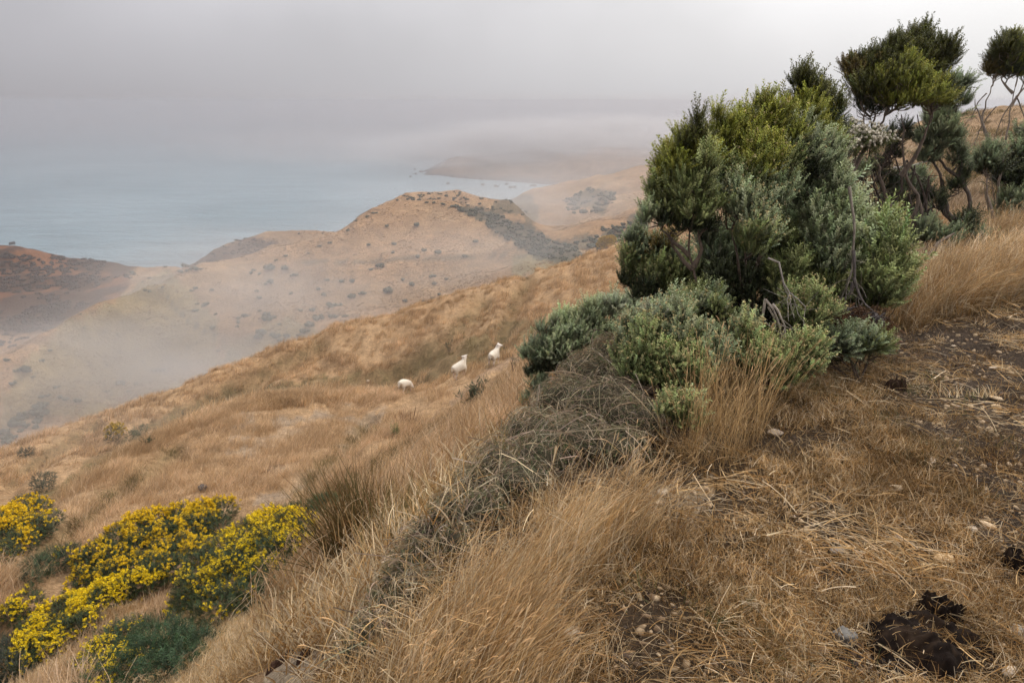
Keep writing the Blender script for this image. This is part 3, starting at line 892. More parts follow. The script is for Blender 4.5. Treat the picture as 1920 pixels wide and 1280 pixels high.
CLEAR = [(1582, 1200, 40), (1483, 1218, 26), (1540, 1222, 28), (1478, 1272, 26), (1772, 1052, 42), (1570, 1036, 30), (1604, 1055, 18), (1678, 918, 20), (1850, 988, 24), (1826, 992, 20), (1748, 866, 20), (1862, 690, 18), (1893, 1262, 30),
         (1882, 1220, 26), (1912, 1190, 36), (1074, 1186, 36), (990, 1235, 32), (1242, 928, 20), (1452, 815, 24), (1868, 748, 22), (1868, 764, 18), (1797, 581, 20), (1675, 728, 30), (1640, 1215, 80), (1700, 1215, 80), (1760, 1215, 80), (1820, 1220, 60), (1770, 1150, 50), (1910, 1065, 42), (1682, 1012, 20)]
def clear_of(px, py, grow=1.0, drop=.5):
    r_ = np.ones(np.shape(px), bool)
    for cx, cy, cr in CLEAR:
        r_ &= ((px - cx) / (cr * grow)) ** 2 + ((py - cy - cr * drop) / (cr * grow * .75)) ** 2 > 1
    return r_
SHEEP_AT = [(756, 752), (770, 756), (785, 752), (862, 716), (926, 690)]
# slopes: knee-high orange grass
x, y, z, px, py, d, r = polar_pts(62000, 4.2, 95, seed=1, power=.35)
edge = (z < -.42) | ((d > 8) & (px > 1000))
vis = visible(x, y)
isbare = in_poly(px + 60 * fbm(x * .5, y * .5, seed=61), py + 60 * fbm(x * .5, y * .5, seed=62), BARE) & (d > 12)
clump = fbm(x * .55, y * .55, octv=3, seed=63)
istrack = in_poly(px, py, TRACK) & (d > 12)
shrubby = in_poly(px, py, CREEP) & (d < 8)
for g_ in GORSE: shrubby |= in_poly(px, py, g_) & (d > 3)
for sx_, sy_ in SHEEP_AT: shrubby |= (np.hypot((px - sx_) / 26, (py - sy_ - 6) / 20) < 1) & (d > 20) & (d < 36)
terr_ = np.sin(z * 7.5 + 3.5 * fbm(x * 0.3, y * 0.3, octv=2, seed=12))
shrubby |= in_poly(px, py, PALE2X) & (d < 7)
keep = edge & vis & ~istrack & ~shrubby & (r.random(len(x)) < .72 + .5 * terr_) & (r.random(len(x)) < np.where(isbare, .04 + .55 * (fbm(x * .8, y * .8, octv=4, seed=44) < .02), .55 + .9 * (clump + .1)))
ol = in_poly(px, py + 10 * clump, OLIVE) & (d > 24) | (px > 1380) & (d > 12) & (clump < .0)
ol &= ~((px < 1320) & (r.random(len(x)) < .16 + .5 * (clump > .12)))
keep &= ~(ol & (r.random(len(x)) < .35))
ol |= (crease(px, py, d) > r.uniform(.35, 1.1, len(x)))  # darker tufts in the creases carry the same painted fold shade
rt = (px > 1320) & (d > 10) & ~ol
sel = keep & rt
spread('pale_grass', 'slope_pale', x[sel], y[sel], r.uniform(.5, .95, sel.sum()), rot=0.3, seed=45, label='pale tan grass on the right hand hill behind the trees', cat='grass')
sel = keep & (d < 26) & ~ol & ~rt
x3, y3, z3, px3, py3, d3, r3 = polar_pts(30000, 24, 36, -34, -2, seed=46)
cr = np.interp(px3, [200, 330, 420, 500, 570, 640, 760], [880, 806, 769, 746, 739, 738, 740])
fr_ = (np.abs(py3 - cr - 4) < 7) & (px3 > 200) & (px3 < 745) & visible(x3, y3, .02) & (r3.random(len(x3)) < .55)
spread('crest_grass', 'slope', x3[fr_], y3[fr_], r3.uniform(.7, 1.2, fr_.sum()), rot=.3, seed=47, label='tufted orange grass along the crest of the near spur', cat='grass')
x4, y4, z4, px4, py4, d4, r4 = polar_pts(16000, 3.6, 11, -46, -8, seed=48, power=.5)
gs_ = in_poly(px4, py4, GORSE[2]) & (r4.random(len(x4)) < .6)
spread('gorse_floor_grass', 'short', x4[gs_], y4[gs_], r4.uniform(.9, 1.9, gs_.sum()), rot=.3, seed=49, label='short dry grass on the ground between the gorse bushes', cat='grass')
x2, y2, z2, px2, py2, d2, r2 = polar_pts(9000, 1.4, 4.6, -46, 5, seed=41, power=.6)
ingorse = in_poly(px2, py2, GORSE[2])
lip = (z2 < -.12) & ~ingorse & ~in_poly(px2, py2, PALE2X) & ~in_poly(px2, py2, TALL) & (r2.random(len(x2)) < np.where(in_poly(px2, py2, CREEP), .06, .34))
spread('lip_grass', 'short', x2[lip], y2[lip], r2.uniform(1.3, 3.0, lip.sum()), rot=0.3, seed=42, label='dry grass on the steep lip below the terrace', cat='grass')
spread('slope_grass', 'slope', x[sel], y[sel], r.uniform(.55, 1.15, sel.sum()) * (1 + .4 * clump[sel]), rot=0.3, seed=2, label='knee high orange dry grass covering the steep slope', cat='grass')
sel = keep & (d >= 26) & ~ol & ~rt
spread('distant_slope_grass', 'slope_far', x[sel], y[sel], r.uniform(.6, 1.2, sel.sum()) * (1 + .4 * clump[sel]), rot=0.3, seed=3, label='orange dry grass on the farther spur behind the sheep', cat='grass')
sel = keep & ol
spread('olive_grass', 'slope_olive', x[sel], y[sel], r.uniform(.6, 1.2, sel.sum()), seed=4, label='short olive grass in the hollow behind the sheep', cat='grass')

# grain of the far hills: knee-high tussock
x, y, z, px, py, d, r = polar_pts(60000, 150, 480, -46, 14, seed=51)
k = visible(x, y, .01) & ((fbm(x * .06, y * .06, octv=3, seed=78) + .5 * fbm(x * .3, y * .3, octv=2, seed=79)) > .02) & ~in_poly(px, py, FLANK) & ~((d > 290) & in_poly(px, py, DHILL))
spread('hill_tussock', 'hill_tuft', x[k], y[k], r.uniform(.7, 1.7, k.sum()), seed=52, label='brown tussock giving grain to the misty hills', cat='grass')

# terrace: cropped dry turf, litter and greener tufts
TALLR = [(1690, 520), (1760, 470), (1920, 430), (2300, 430), (2300, 540), (1920, 560), (1800, 590), (1690, 620), (1660, 590)]
STALK = [(1280, 850), (1340, 800), (1440, 770), (1450, 790), (1410, 850), (1340, 890), (1260, 890)]
x, y, z, px, py, d, r = polar_pts(30000, .9, 9.5, -20, 58, seed=5, power=.5)
on = (z > -.5) & visible(x, y, .1)
cl = fbm(x * 2.2, y * 2.2, octv=3, seed=70)
dark = in_poly(px + 60 * cl, py + 60 * cl, DARKSOIL)
pale = in_poly(px + 40 * cl, py + 40 * cl, PALE)
tall = in_poly(px, py, TALL) | in_poly(px, py, CREEP) | in_poly(px, py, PALE2)
dens = np.where(dark, .08 + .25 * np.clip(fbm(x * 3.1, y * 3.1, octv=3, seed=81), 0, 1), np.where(pale, .10, .34 + .85 * cl))
k = on & ~tall & clear_of(px, py) & (r.random(len(x)) < dens)
ii = np.nonzero(k)[0]
spl = r.random(len(ii))
A, Bq, Cq = ii[spl < .30], ii[(spl >= .30) & (spl < .84)], ii[spl >= .84]
spread('short_grass', 'short', x[A], y[A], r.uniform(.6, 1.25, len(A)), tilt=.25, seed=6, label='cropped straw coloured turf on the terrace', cat='grass')
spread('brown_turf', 'short_brown', x[Bq], y[Bq], r.uniform(.7, 1.3, len(Bq)), tilt=.2, seed=7, label='low brown dead turf on the terrace', cat='grass')
Cq = Cq[(fbm(x[Cq] * 1.3, y[Cq] * 1.3, seed=71) > .05)]
spread('green_turf', 'short_green', x[Cq], y[Cq], r.uniform(.6, 1.2, len(Cq)), tilt=.2, seed=8, label='sparse greener turf between the straw', cat='grass')
x, y, z, px, py, d, r = polar_pts(9600, .9, 8.5, -20, 58, seed=9, power=.5)
cl = fbm(x * 1.8, y * 1.8, octv=3, seed=72)
k = (z > -.5) & clear_of(px, py, .85, .2) & ~in_poly(px, py, CREEP) & ~in_poly(px, py, PALE2) & (r.random(len(x)) < (.28 + .6 * cl) * np.where(in_poly(px, py, DARKSOIL), .5, 1))
spread('straw', 'straw', x[k], y[k], r.uniform(.7, 1.3, k.sum()), tilt=.1, seed=10, label='fallen straw stalks littering the terrace', cat='straw')

# wind-bowed tall grass at the lip of the terrace, and by the trees
x, y, z, px, py, d, r = polar_pts(27000, 1.0, 5.5, -32, 14, seed=11, power=1.0)
k = in_poly(px + 24 * fbm(x * 3, y * 3, seed=73), py, TALL) & (r.random(len(x)) < .13 + .28 * fbm(x * 2, y * 2, seed=74))
spread('tall_grass', 'tall', x[k], y[k], r.uniform(.6, 1.0, k.sum()), rot=.25, seed=12, tilt=.08, label='wind bowed tall tawny grass along the terrace lip', cat='grass')
x, y, z, px, py, d, r = polar_pts(40000, 4.0, 13, 20, 50, seed=13, power=1.0)
k = in_poly(px, py + 12 * fbm(x * 2, y * 2, seed=75), TALLR) & (r.random(len(x)) < .35)
spread('bank_grass', 'tall2', x[k], y[k], r.uniform(.8, 1.25, k.sum()), rot=.2, seed=14, label='tawny seeding grass on the bank under the trees', cat='grass')
x, y, z, px, py, d, r = polar_pts(20000, 2.2, 5.5, 8, 26, seed=15, power=1.0)
k = in_poly(px, py, STALK) & (r.random(len(x)) < .055)
spread('stalk_grass', 'stalk', x[k], y[k], r.uniform(.7, 1.1, k.sum()), rot=.4, seed=16, label='tall orange grass stalks in front of the shrubs', cat='grass')
# ------------------------------------------------------------------ shrubs: stems as tapered tubes, crowns as thousands of leafy shoots
M_leaf = veg_material('shrub_leaf', rough=0.6, trans=0.12, spec=0.3)
M_bud = veg_material('flower_head', rough=0.8)
M_petal = veg_material('gorse_petal', rough=0.6, trans=0.15)
M_twig = veg_material('bark', rough=0.9, spec=0.15)
def bark_material():
    m, t, b = mat_new('rough_bark')
    a = nd(t, 'ShaderNodeAttribute', attribute_name='Col')
    geo = nd(t, 'ShaderNodeNewGeometry')
    n = nd(t, 'ShaderNodeTexNoise', Scale=70.0, Detail=5.0, Roughness=0.7)
    mp_ = nd(t, 'ShaderNodeMapping'); mp_.inputs['Scale'].default_value = (1, 1, .25)
    t.links.new(geo.outputs['Position'], mp_.inputs[0]); t.links.new(mp_.outputs[0], n.inputs['Vector'])
    c = mulcol(t, a.outputs['Color'], ramp(t, n.outputs['Fac'], [(.3, (.45, .43, .4)), (.7, (1.4, 1.4, 1.4))]))
    t.links.new(c, b.inputs['Base Color'])
    b.inputs['Roughness'].default_value = 0.95
    bp_ = nd(t, 'ShaderNodeBump', Strength=0.8, Distance=0.006)
    t.links.new(n.outputs['Fac'], bp_.inputs['Height']); t.links.new(bp_.outputs[0], b.inputs['Normal'])
    return m
M_bark = bark_material()

def frame_rows(dirs, r):
    """rotation matrices taking +Z to dirs with a random spin"""
    z = dirs / np.linalg.norm(dirs, axis=1)[:, None]
    ref = np.where(np.abs(z[:, 2:3]) > .9, np.array([[1., 0, 0]]), np.array([[0, 0, 1.]]))
    x = np.cross(ref, z); x /= np.linalg.norm(x, axis=1)[:, None]
    y = np.cross(z, x)
    a = r.uniform(0, 2 * math.pi, len(z)); ca, sa = np.cos(a)[:, None], np.sin(a)[:, None]
    return np.stack([x * ca + y * sa, -x * sa + y * ca, z], -1)

def shoot_template(seed, n=30, leaf=.15, width=.058, up=.9, base=.12):
    """one leafy shoot, 1 unit tall: thin stem and a spiral of narrow leaves"""
    r = np.random.default_rng(seed)
    v = [(.008, 0, 0), (-.005, .007, 0), (-.005, -.007, 0), (0, 0, 1)]
    f = [(0, 1, 3, 3), (1, 2, 3, 3), (2, 0, 3, 3)]
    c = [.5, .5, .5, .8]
    for k in range(n):
        h = base + (1 - base) * (k + r.uniform(-.3, .3)) / n
        a = k * 2.4 + r.uniform(-.3, .3)
        L = leaf * r.uniform(.75, 1.2) * (1.15 - .45 * h)
        o = np.array([math.cos(a), math.sin(a), 0]); s = np.array([-math.sin(a), math.cos(a), 0]) * width * .5 * r.uniform(.8, 1.2)
        p = np.array([0, 0, h]); u_ = up * r.uniform(.7, 1.2)
        tip = p + (o + np.array([0, 0, u_])) * L / math.hypot(1, u_)
        midp = (p + tip) * .5 + np.array([0, 0, .01])
        i = len(v)
        v += [tuple(p), tuple(midp + s), tuple(tip), tuple(midp - s)]
        f.append((i, i + 1, i + 2, i + 3))
        b = .40 + .62 * h  # darker foot, lighter tip: shade between the sprays put into the leaf colour
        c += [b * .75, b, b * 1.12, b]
    f = np.array(f)
    return np.array(v), f[f[:, 2] != f[:, 3]], f[f[:, 2] == f[:, 3]][:, :3], np.array(c)
SHOOTS = [shoot_template(1), shoot_template(2, n=32, leaf=.14), shoot_template(3, n=26, leaf=.165)]
SPINES = [shoot_template(11, n=20, leaf=.26, width=.042, up=.45, base=.05), shoot_template(12, n=22, leaf=.22, width=.044, up=.6, base=.05)]
FINE = [shoot_template(21, n=22, leaf=.17, width=.036, up=1.4, base=.05)]

class Mass:
    """collects shoots / blobs into one mesh"""
    def __init__(s): s.v, s.q, s.t, s.c, s.n = [], [], [], [], 0
    def stamp(s, tpl, P, D, L, C, r, wide=1.0):
        tv, tq, tt, tc = tpl
        if len(P) == 0: return
        M = frame_rows(D, r)
        sc = np.stack([L * wide, L * wide, L], -1)
        V = np.einsum('nij,kj->nki', M * sc[:, None, :], tv) + P[:, None, :]
        nv = len(tv); off = s.n + np.arange(len(P)) * nv
        s.v.append(V.reshape(-1, 3))
        if len(tq): s.q.append((tq[None] + off[:, None, None]).reshape(-1, 4))
        if len(tt): s.t.append((tt[None] + off[:, None, None]).reshape(-1, 3))
        s.c.append((C[:, None, :] * tc[None, :, None]).reshape(-1, 3))
        s.n += nv * len(P)
    def mesh(s, name, mat):
        fl = ([np.concatenate(s.q)] if s.q else []) + ([np.concatenate(s.t)] if s.t else [])
        return mesh_np(name, np.concatenate(s.v), fl, [mat], col=np.concatenate(s.c))
_o = [(1, 0, 0), (-1, 0, 0), (0, 1, 0), (0, -1, 0), (0, 0, 1), (0, 0, -1)]
BLOB = (np.array(_o, float), np.zeros((0, 4), int), np.array([(0, 2, 4), (2, 1, 4), (1, 3, 4), (3, 0, 4), (2, 0, 5), (1, 2, 5), (3, 1, 5), (0, 3, 5)]), np.array([.95, .9, .95, .9, 1.1, .7]))
PETAL = (np.array([(0, 0, 0), (.9, .3, .5), (.5, .9, .9), (0, 0, 0), (-.8, .4, .6), (-.3, .9, .8), (0, 0, 0), (.1, -.9, .5), (.6, -.5, .9), (0, 0, .1), (-.6, -.7, .8), (-.9, -.1, .6)], float),
         np.zeros((0, 4), int), np.array([(0, 1, 2), (3, 4, 5), (6, 7, 8), (9, 10, 11)]), np.array([.8, 1, 1.05] * 4))

GREENS = {'y': (.330, .335, .050), 'g': (.285, .315, .110), 's': (.420, .470, .250), 'S': (.480, .530, .330), 'b': (.385, .430, .165),
          'd': (.120, .122, .022), 'k': (.085, .100, .040), 'o': (.19, .140, .030), 'B': (.25, .135, .068), 'G': (.290, .335, .180)}  # k also stands in for the shade inside the crowns
def tube(B, pts, r0, r1, color, sides=6, seed=0, wob=0.0):
    P = np.asarray(pts, float)
    # resample with a little sway
    r = np.random.default_rng(seed)
    seg = np.linalg.norm(np.diff(P, axis=0), axis=1); s = np.concatenate([[0], np.cumsum(seg)])
    n = max(3, int(s[-1] / .07) + 2)
    if n > 26: n = 26
    q = np.linspace(0, s[-1], n)
    Q = np.stack([pchip(s, P[:, k], q) if len(P) > 2 else np.interp(q, s, P[:, k]) for k in range(3)], -1)
    if wob: Q[1:-1] += r.normal(0, wob, (n - 2, 3))
    tan = np.gradient(Q, axis=0); tan /= np.linalg.norm(tan, axis=1)[:, None] + 1e-9
    ref = np.array([.31, .85, .2]); x = np.cross(tan, ref); x /= np.linalg.norm(x, axis=1)[:, None] + 1e-9
    y = np.cross(tan, x)
    rad = np.linspace(r0, r1, n) * (1 + r.uniform(-.12, .12, n))
    a = np.arange(sides) / sides * 2 * math.pi
    V = Q[:, None, :] + rad[:, None, None] * (np.cos(a)[None, :, None] * x[:, None, :] + np.sin(a)[None, :, None] * y[:, None, :])
    idx = np.arange(n * sides).reshape(n, sides)
    f = np.stack([idx[:-1], np.roll(idx[:-1], -1, 1), np.roll(idx[1:], -1, 1), idx[1:]], -1).reshape(-1, 4)
    B.add(V.reshape(-1, 3), f, np.array(color) * r.uniform(.85, 1.15))
    return Q

def lobe_points(c, rad, n, r, low=-.35, shell=.55):
    """points and outward directions in the outer shell of an ellipsoid, few on its underside"""
    D = r.normal(0, 1, (n * 2, 3)); D /= np.linalg.norm(D, axis=1)[:, None]
    D = D[(D[:, 2] > low) | (r.random(len(D)) < .25)][:n]
    rr = shell + (1 - shell) * r.random(len(D)) ** .6
    lump = 1 + .16 * vnoise(D[:, 0] * 2.3 + c[0] * 9, D[:, 1] * 2.3 + c[1] * 9, D[:, 2] * 2.3 + c[2] * 9, 5)
    P = c + D * rad * (rr * lump)[:, None]
    N = D / rad; N /= np.linalg.norm(N, axis=1)[:, None]
    return P, N

WIND = np.array([.16, 0, 0])
def crown(lobes, d, seed, shoot=.092, dens=1900, tpl=None, mat=None, up=.85, buds=0.0, depth=1.0, side=None, wide=1.0, name='crown', parent=None, spread_=.25, low=-.3, budname='flower_head', budsize=1.0):
    """lobes: (px, py, rx px, ry px, colour letter, distance offset, bud fraction)"""
    r = np.random.default_rng(seed); M = Mass(); Bd = Mass()
    tpl = tpl or SHOOTS
    cs = []
    # every clump breaks up into a body and smaller outlying tufts
    more = []
    for lb in lobes:
        more.append((lb[0], lb[1], lb[2] * .88, lb[3] * .88) + tuple(lb[4:]) + ((0.0,) if len(lb) == 5 else ()))
        for q in range(3):
            an = r.uniform(-.5, math.pi + .5); s_ = r.uniform(.36, .58)
            more.append((lb[0] + math.cos(an) * lb[2] * .8, lb[1] - math.sin(an) * lb[3] * .85, lb[2] * s_, lb[3] * s_ * 1.1) + tuple(lb[4:5]) + ((lb[5] if len(lb) > 5 else 0.0) + r.normal(0, .05),) + tuple(lb[6:]))
    main_n = 0
    for lb in more:
        px, py, rx, ry, cl = lb[:5]
        dd = lb[5] if len(lb) > 5 else 0.0
        bf = lb[6] if len(lb) > 6 else buds
        c = np.array(at(px, py, d + dd)); k = mpp(c)
        rad = np.array([rx * k, rx * k * depth, ry * k])
        inner = np.maximum(rad - shoot * .55 * np.array([.6, .6, 1.0]), rad * .45)
        a = 4 * math.pi * ((rad[0] * rad[1]) ** 1.6 / 3 + 2 * (rad[0] * rad[2]) ** 1.6 / 3) ** (1 / 1.6)
        n = int(max(10, a * dens / 6))
        P0, N0 = lobe_points(c, inner, n, r, low)
        # sprays: each twig end carries a brush of upright shoots, some much longer than the rest
        k_ = r.integers(4, 10, len(P0)); own = np.repeat(np.arange(len(P0)), k_)
        D0 = N0 * .42 + np.array([0, 0, up * 1.1]) + WIND + r.normal(0, .22, N0.shape)
        D0 /= np.linalg.norm(D0, axis=1)[:, None]
        fan_ = r.normal(0, spread_, (len(own), 3))
        D = D0[own] + fan_
        lead = r.uniform(.65, 1.25, len(P0)) * np.where((r.random(len(P0)) < .26) & (N0[:, 2] > .2), 1.5, 1.0)
        L = shoot * lead[own] * r.uniform(.6, 1.15, len(own))
        P = P0[own] + fan_ * shoot * .35
        N = N0[own]
        base = np.array(GREENS[cl])
        tone = r.uniform(.68, 1.32, (len(P0), 1))[own] * r.uniform(.85, 1.15, (len(P), 1))
        C = base * tone * (1 + r.normal(0, .05, (len(P), 3)))
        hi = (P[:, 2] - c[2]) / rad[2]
        # shoots get lighter and yellower towards the top of a clump
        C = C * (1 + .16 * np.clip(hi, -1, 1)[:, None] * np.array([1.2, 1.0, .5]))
        pick = r.integers(0, len(tpl), len(P))
        for q in range(len(tpl)):
            s_ = pick == q
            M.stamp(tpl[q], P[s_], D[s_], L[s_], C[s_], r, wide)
        if bf > 0:
            s_ = (r.random(len(P)) < bf) & (N[:, 2] > -.3)
            Dn = D[s_] / np.linalg.norm(D[s_], axis=1)[:, None]
            T = P[s_] + Dn * L[s_][:, None]
            for j in range(3):
                Bd.stamp(BLOB, T + r.normal(0, .004, T.shape), Dn, r.uniform(.0035, .0065, len(T)) * budsize, np.array((.46, .36, .17)) * (np.array((1., 1., 1.)) if budsize == 1 else np.array((1.35, 1.55, 2.5))) * r.uniform(.75, 1.25, (len(T), 1)), r)
        if main_n % 4 == 0: cs.append((c, rad))
        main_n += 1
    obj(name, M.mesh(name, mat or M_leaf), parent)
    if Bd.n:
        o = obj(budname, Bd.mesh(budname, M_bud), parent); o['kind'] = 'stuff'
    return cs

BARK = (.125, .088, .062); PALEBARK = (.27, .22, .175); DARKBARK = (.07, .048, .034)
def shrub(label, cat, base, d, lobes, stems=(), seed=0, bark=BARK, twigs=7, name='shrub', group=None, trunk_r=.019, fine=.0045, **kw):
    """base: photo pixel of its foot; stems: lists of photo pixels with optional distance offset, foot to tip"""
    b = np.array(at(base[0], base[1], d)); b[2] = float(ground_z(b[0], b[1]))
    e = empty(name, Vector(b), label, cat, group)
    cs = crown(lobes if cat != 'tree' else [(l_[0], l_[1], l_[2] * 1.18, l_[3] * 1.14) + tuple(l_[4:]) for l_ in lobes], d, seed, parent=e, **kw)
    B = Build(); r = np.random.default_rng(seed + 1)
    ends = []
    for st in stems:
        pts = [np.array(at(p[0], p[1], d + (p[2] if len(p) > 2 else 0))) for p in st]
        Q = tube(B, pts, trunk_r * (1.0 if len(st) > 2 else .7), trunk_r * .16, bark, 7, r.integers(1e6), .006)
        ends.append(Q)
    for c, rad in cs:
        # boughs into each clump, then a fan of twigs
        if ends:
            allp = np.concatenate([q[len(q) // 3:] for q in ends])
            foot = allp[np.argmin(np.linalg.norm(allp - (c - np.array([0, 0, rad[2]])), axis=1))]
        else:
            foot = b + r.normal(0, .03, 3) * np.array([1, 1, 0])
        m_ = (foot + c) / 2 + r.normal(0, .03, 3)
        tube(B, [foot, m_, c], trunk_r * .42, trunk_r * .2, bark, 5, r.integers(1e6), .004)
        for k in range(twigs):
            dv = r.normal(0, 1, 3); dv[2] = abs(dv[2]) * .6 - .25; dv /= np.linalg.norm(dv)
            t0 = foot + (c - foot) * r.uniform(.35, .95)
            t1 = c + dv * rad * .85
            tube(B, [t0, (t0 + t1) / 2 + r.normal(0, .02, 3), t1], fine, fine * .4, bark, 3, r.integers(1e6), .004)
    obj('trunk', B.mesh('trunk', [M_bark]), e)
    return e

# main clump of silvery heath shrubs at the lip of the terrace
shrub('tall olive heath shrub with a bare twisted trunk, leftmost of the upright clump', 'shrub', (1385, 672), 4.45, [
    (1300, 268, 22, 42, 'd'), (1292, 300, 34, 40, 'y'), (1318, 312, 30, 45, 'y', .1), (1265, 345, 42, 42, 'y'), (1300, 350, 42, 50, 'g', -.12), (1250, 392, 44, 42, 'g'),
    (1300, 400, 46, 44, 'g', -.1), (1234, 412, 32, 34, 's'), (1335, 375, 26, 50, 'k', .1), (1275, 425, 40, 26, 'k'), (1320, 430, 32, 26, 'k'), (1262, 310, 26, 34, 'y', .15)],
    stems=[[(1385, 680), (1340, 580), (1308, 530), (1296, 480), (1288, 430), (1280, 400)], [(1300, 500), (1316, 462), (1308, 425)], [(1292, 480), (1262, 452), (1240, 430)], [(1298, 505), (1265, 470), (1255, 440)]],
    seed=301, twigs=9, up=1.0)
shrub('tall yellow green heath shrub with pale tufted tips, second in the clump', 'shrub', (1405, 690), 4.7, [
    (1352, 248, 16, 40, 'y'), (1345, 285, 26, 44, 'y'), (1370, 300, 34, 46, 'y', .1, .06), (1405, 262, 34, 44, 'y', .15, .05), (1440, 235, 32, 40, 'y', .25, .05), (1465, 262, 36, 46, 'y', .2, .05),
    (1420, 318, 50, 44, 'y', 0, .12), (1390, 352, 44, 36, 'g', -.1, .10), (1458, 320, 42, 40, 'g', .05, .12), (1382, 395, 40, 34, 's', -.25, .22), (1365, 372, 30, 30, 's', -.2, .15),
    (1440, 372, 44, 34, 's', -.05, .2), (1425, 447, 42, 36, 's', -.25, .26), (1412, 470, 32, 26, 'b', -.25, .22), (1420, 400, 40, 40, 'k', .15)],
    stems=[[(1405, 700), (1415, 620), (1405, 540), (1400, 470), (1408, 410)], [(1408, 600), (1390, 540), (1380, 470), (1372, 430)], [(1410, 520), (1440, 440), (1430, 400)]],
    seed=311, twigs=8, up=1.0)
shrub('dark topped heath shrub rising behind the yellow green one, its foliage peaked', 'shrub', (1490, 690), 5.3, [
    (1512, 180, 26, 38, 'd'), (1530, 205, 34, 46, 'd'), (1500, 222, 34, 46, 'y', -.1), (1552, 222, 30, 48, 'd', .1), (1482, 245, 26, 36, 'y'), (1530, 260, 44, 44, 'y', -.1), (1565, 265, 24, 44, 'k'),
    (1495, 300, 48, 40, 's', -.35, .08), (1520, 275, 46, 36, 's', -.3, .05), (1545, 315, 36, 44, 's', -.25), (1470, 300, 34, 36, 's', -.3, .08), (1505, 335, 40, 26, 'k', -.25), (1570, 320, 18, 50, 'k', .2)],
    stems=[[(1500, 690), (1512, 560), (1500, 470), (1508, 410, -.2), (1500, 350, -.3), (1505, 320, -.3)], [(1506, 420, -.2), (1522, 380, -.2), (1530, 340, -.2)], [(1540, 600), (1535, 480), (1528, 420), (1532, 370)], [(1503, 430, -.2), (1478, 385, -.2), (1470, 350, -.2)]],
    seed=321, bark=DARKBARK, twigs=7, up=1.05)
shrub('soft silvery green shrub filling the middle of the clump between bare dark stems', 'shrub', (1530, 690), 5.05, [
    (1540, 385, 46, 46, 's'), (1575, 402, 30, 44, 'S', .1), (1505, 420, 40, 44, 's'), (1575, 448, 42, 46, 's'), (1535, 452, 50, 44, 's', -.1), (1470, 450, 40, 40, 's'), (1610, 470, 26, 36, 's', .1),
    (1500, 490, 52, 42, 'g', -.1), (1560, 500, 46, 42, 's', -.15), (1450, 500, 40, 40, 'k'), (1350, 480, 44, 42, 'G', -.1), (1385, 520, 40, 40, 'k')],
    stems=[[(1530, 690), (1560, 560), (1580, 460), (1592, 380), (1590, 330)], [(1520, 690), (1480, 560), (1470, 470)]], seed=331, twigs=6, up=1.15, shoot=.125)
shrub('dense dark green shrub under the tall ones, low in the middle of the clump', 'shrub', (1450, 700), 4.75, [
    (1420, 560, 44, 44, 'k'), (1470, 540, 46, 44, 'g'), (1350, 560, 46, 44, 'k'), (1500, 565, 46, 40, 'g', .1), (1400, 610, 46, 44, 'k', .15), (1460, 610, 46, 44, 'k', .2), (1545, 545, 40, 40, 'g', .1),
    (1340, 600, 40, 40, 'k', .1), (1520, 620, 44, 44, 'k', .25), (1430, 650, 60, 36, 'k', .3)], seed=341, twigs=4, up=.95, bark=DARKBARK)
shrub('rounded olive shrub with bare brown twigs, at the foot of the clump above the mist', 'shrub', (1235, 610), 5.2, [
    (1200, 478, 34, 34, 'G'), (1230, 470, 30, 28, 'o'), (1190, 515, 28, 36, 'g'), (1225, 515, 42, 40, 'g', -.1), (1262, 500, 40, 40, 'G'), (1265, 545, 40, 36, 'g', -.1), (1205, 555, 34, 26, 'k', -.1), (1240, 570, 44, 26, 'k'),
    (1178, 535, 18, 20, 'k'), (1290, 520, 36, 44, 's', .1), (1295, 560, 36, 36, 'k', .1)], stems=[[(1240, 610), (1220, 530), (1205, 480), (1200, 455)], [(1240, 610), (1245, 520), (1240, 460)]], seed=351, twigs=12, up=.9, buds=.05)
shrub('bright sage green shrub with fine feathery shoots at the right end of the clump', 'shrub', (1640, 600), 5.05, [
    (1600, 490, 36, 40, 's'), (1635, 478, 34, 40, 'b'), (1660, 500, 30, 44, 'b'), (1620, 530, 46, 44, 'b', -.1), (1655, 545, 34, 40, 'b', -.05), (1600, 545, 36, 36, 'g'), (1665, 565, 22, 26, 'b'), (1630, 575, 40, 22, 'g')],
    seed=361, twigs=5, up=1.3, shoot=.15, spread_=.25, tpl=FINE + SHOOTS[:1])
shrub('bright green shrub dotted with buff buds, lowest and nearest of the clump', 'shrub', (1240, 760), 3.8, [
    (1215, 628, 38, 44, 'S', .12), (1255, 618, 40, 48, 's', .1), (1290, 640, 40, 50, 's', 0), (1180, 655, 32, 46, 's', .08), (1220, 672, 46, 46, 'b', -.08), (1270, 680, 46, 44, 'b', -.12), (1312, 680, 32, 44, 's', -.05),
    (1185, 700, 36, 30, 'b', -.05), (1235, 712, 48, 26, 'g', -.1), (1290, 718, 36, 24, 'b', -.12), (1335, 655, 16, 22, 's', .05)], seed=371, buds=.30, twigs=5, up=1.0, low=-.6)
shrub('small mid green shrub tucked between the nearest budded bush and the bare trunk', 'shrub', (1320, 650), 4.25, [
    (1300, 590, 40, 28, 'g'), (1330, 578, 28, 28, 's'), (1345, 600, 22, 22, 'g')], seed=376, buds=.12, twigs=5)
shrub('low green shrub full of yellowish buds, standing behind the orange stalks', 'shrub', (1455, 730), 3.95, [
    (1395, 640, 26, 30, 's', .05), (1420, 655, 36, 36, 'b'), (1450, 680, 46, 34, 'b', -.08), (1490, 678, 40, 34, 'b', -.02), (1410, 690, 30, 30, 'g', -.02), (1470, 705, 44, 22, 'g', -.05), (1515, 672, 20, 26, 'b'), (1440, 715, 34, 18, 'g', -.08)],
    seed=381, buds=.34, twigs=4, low=-.6)
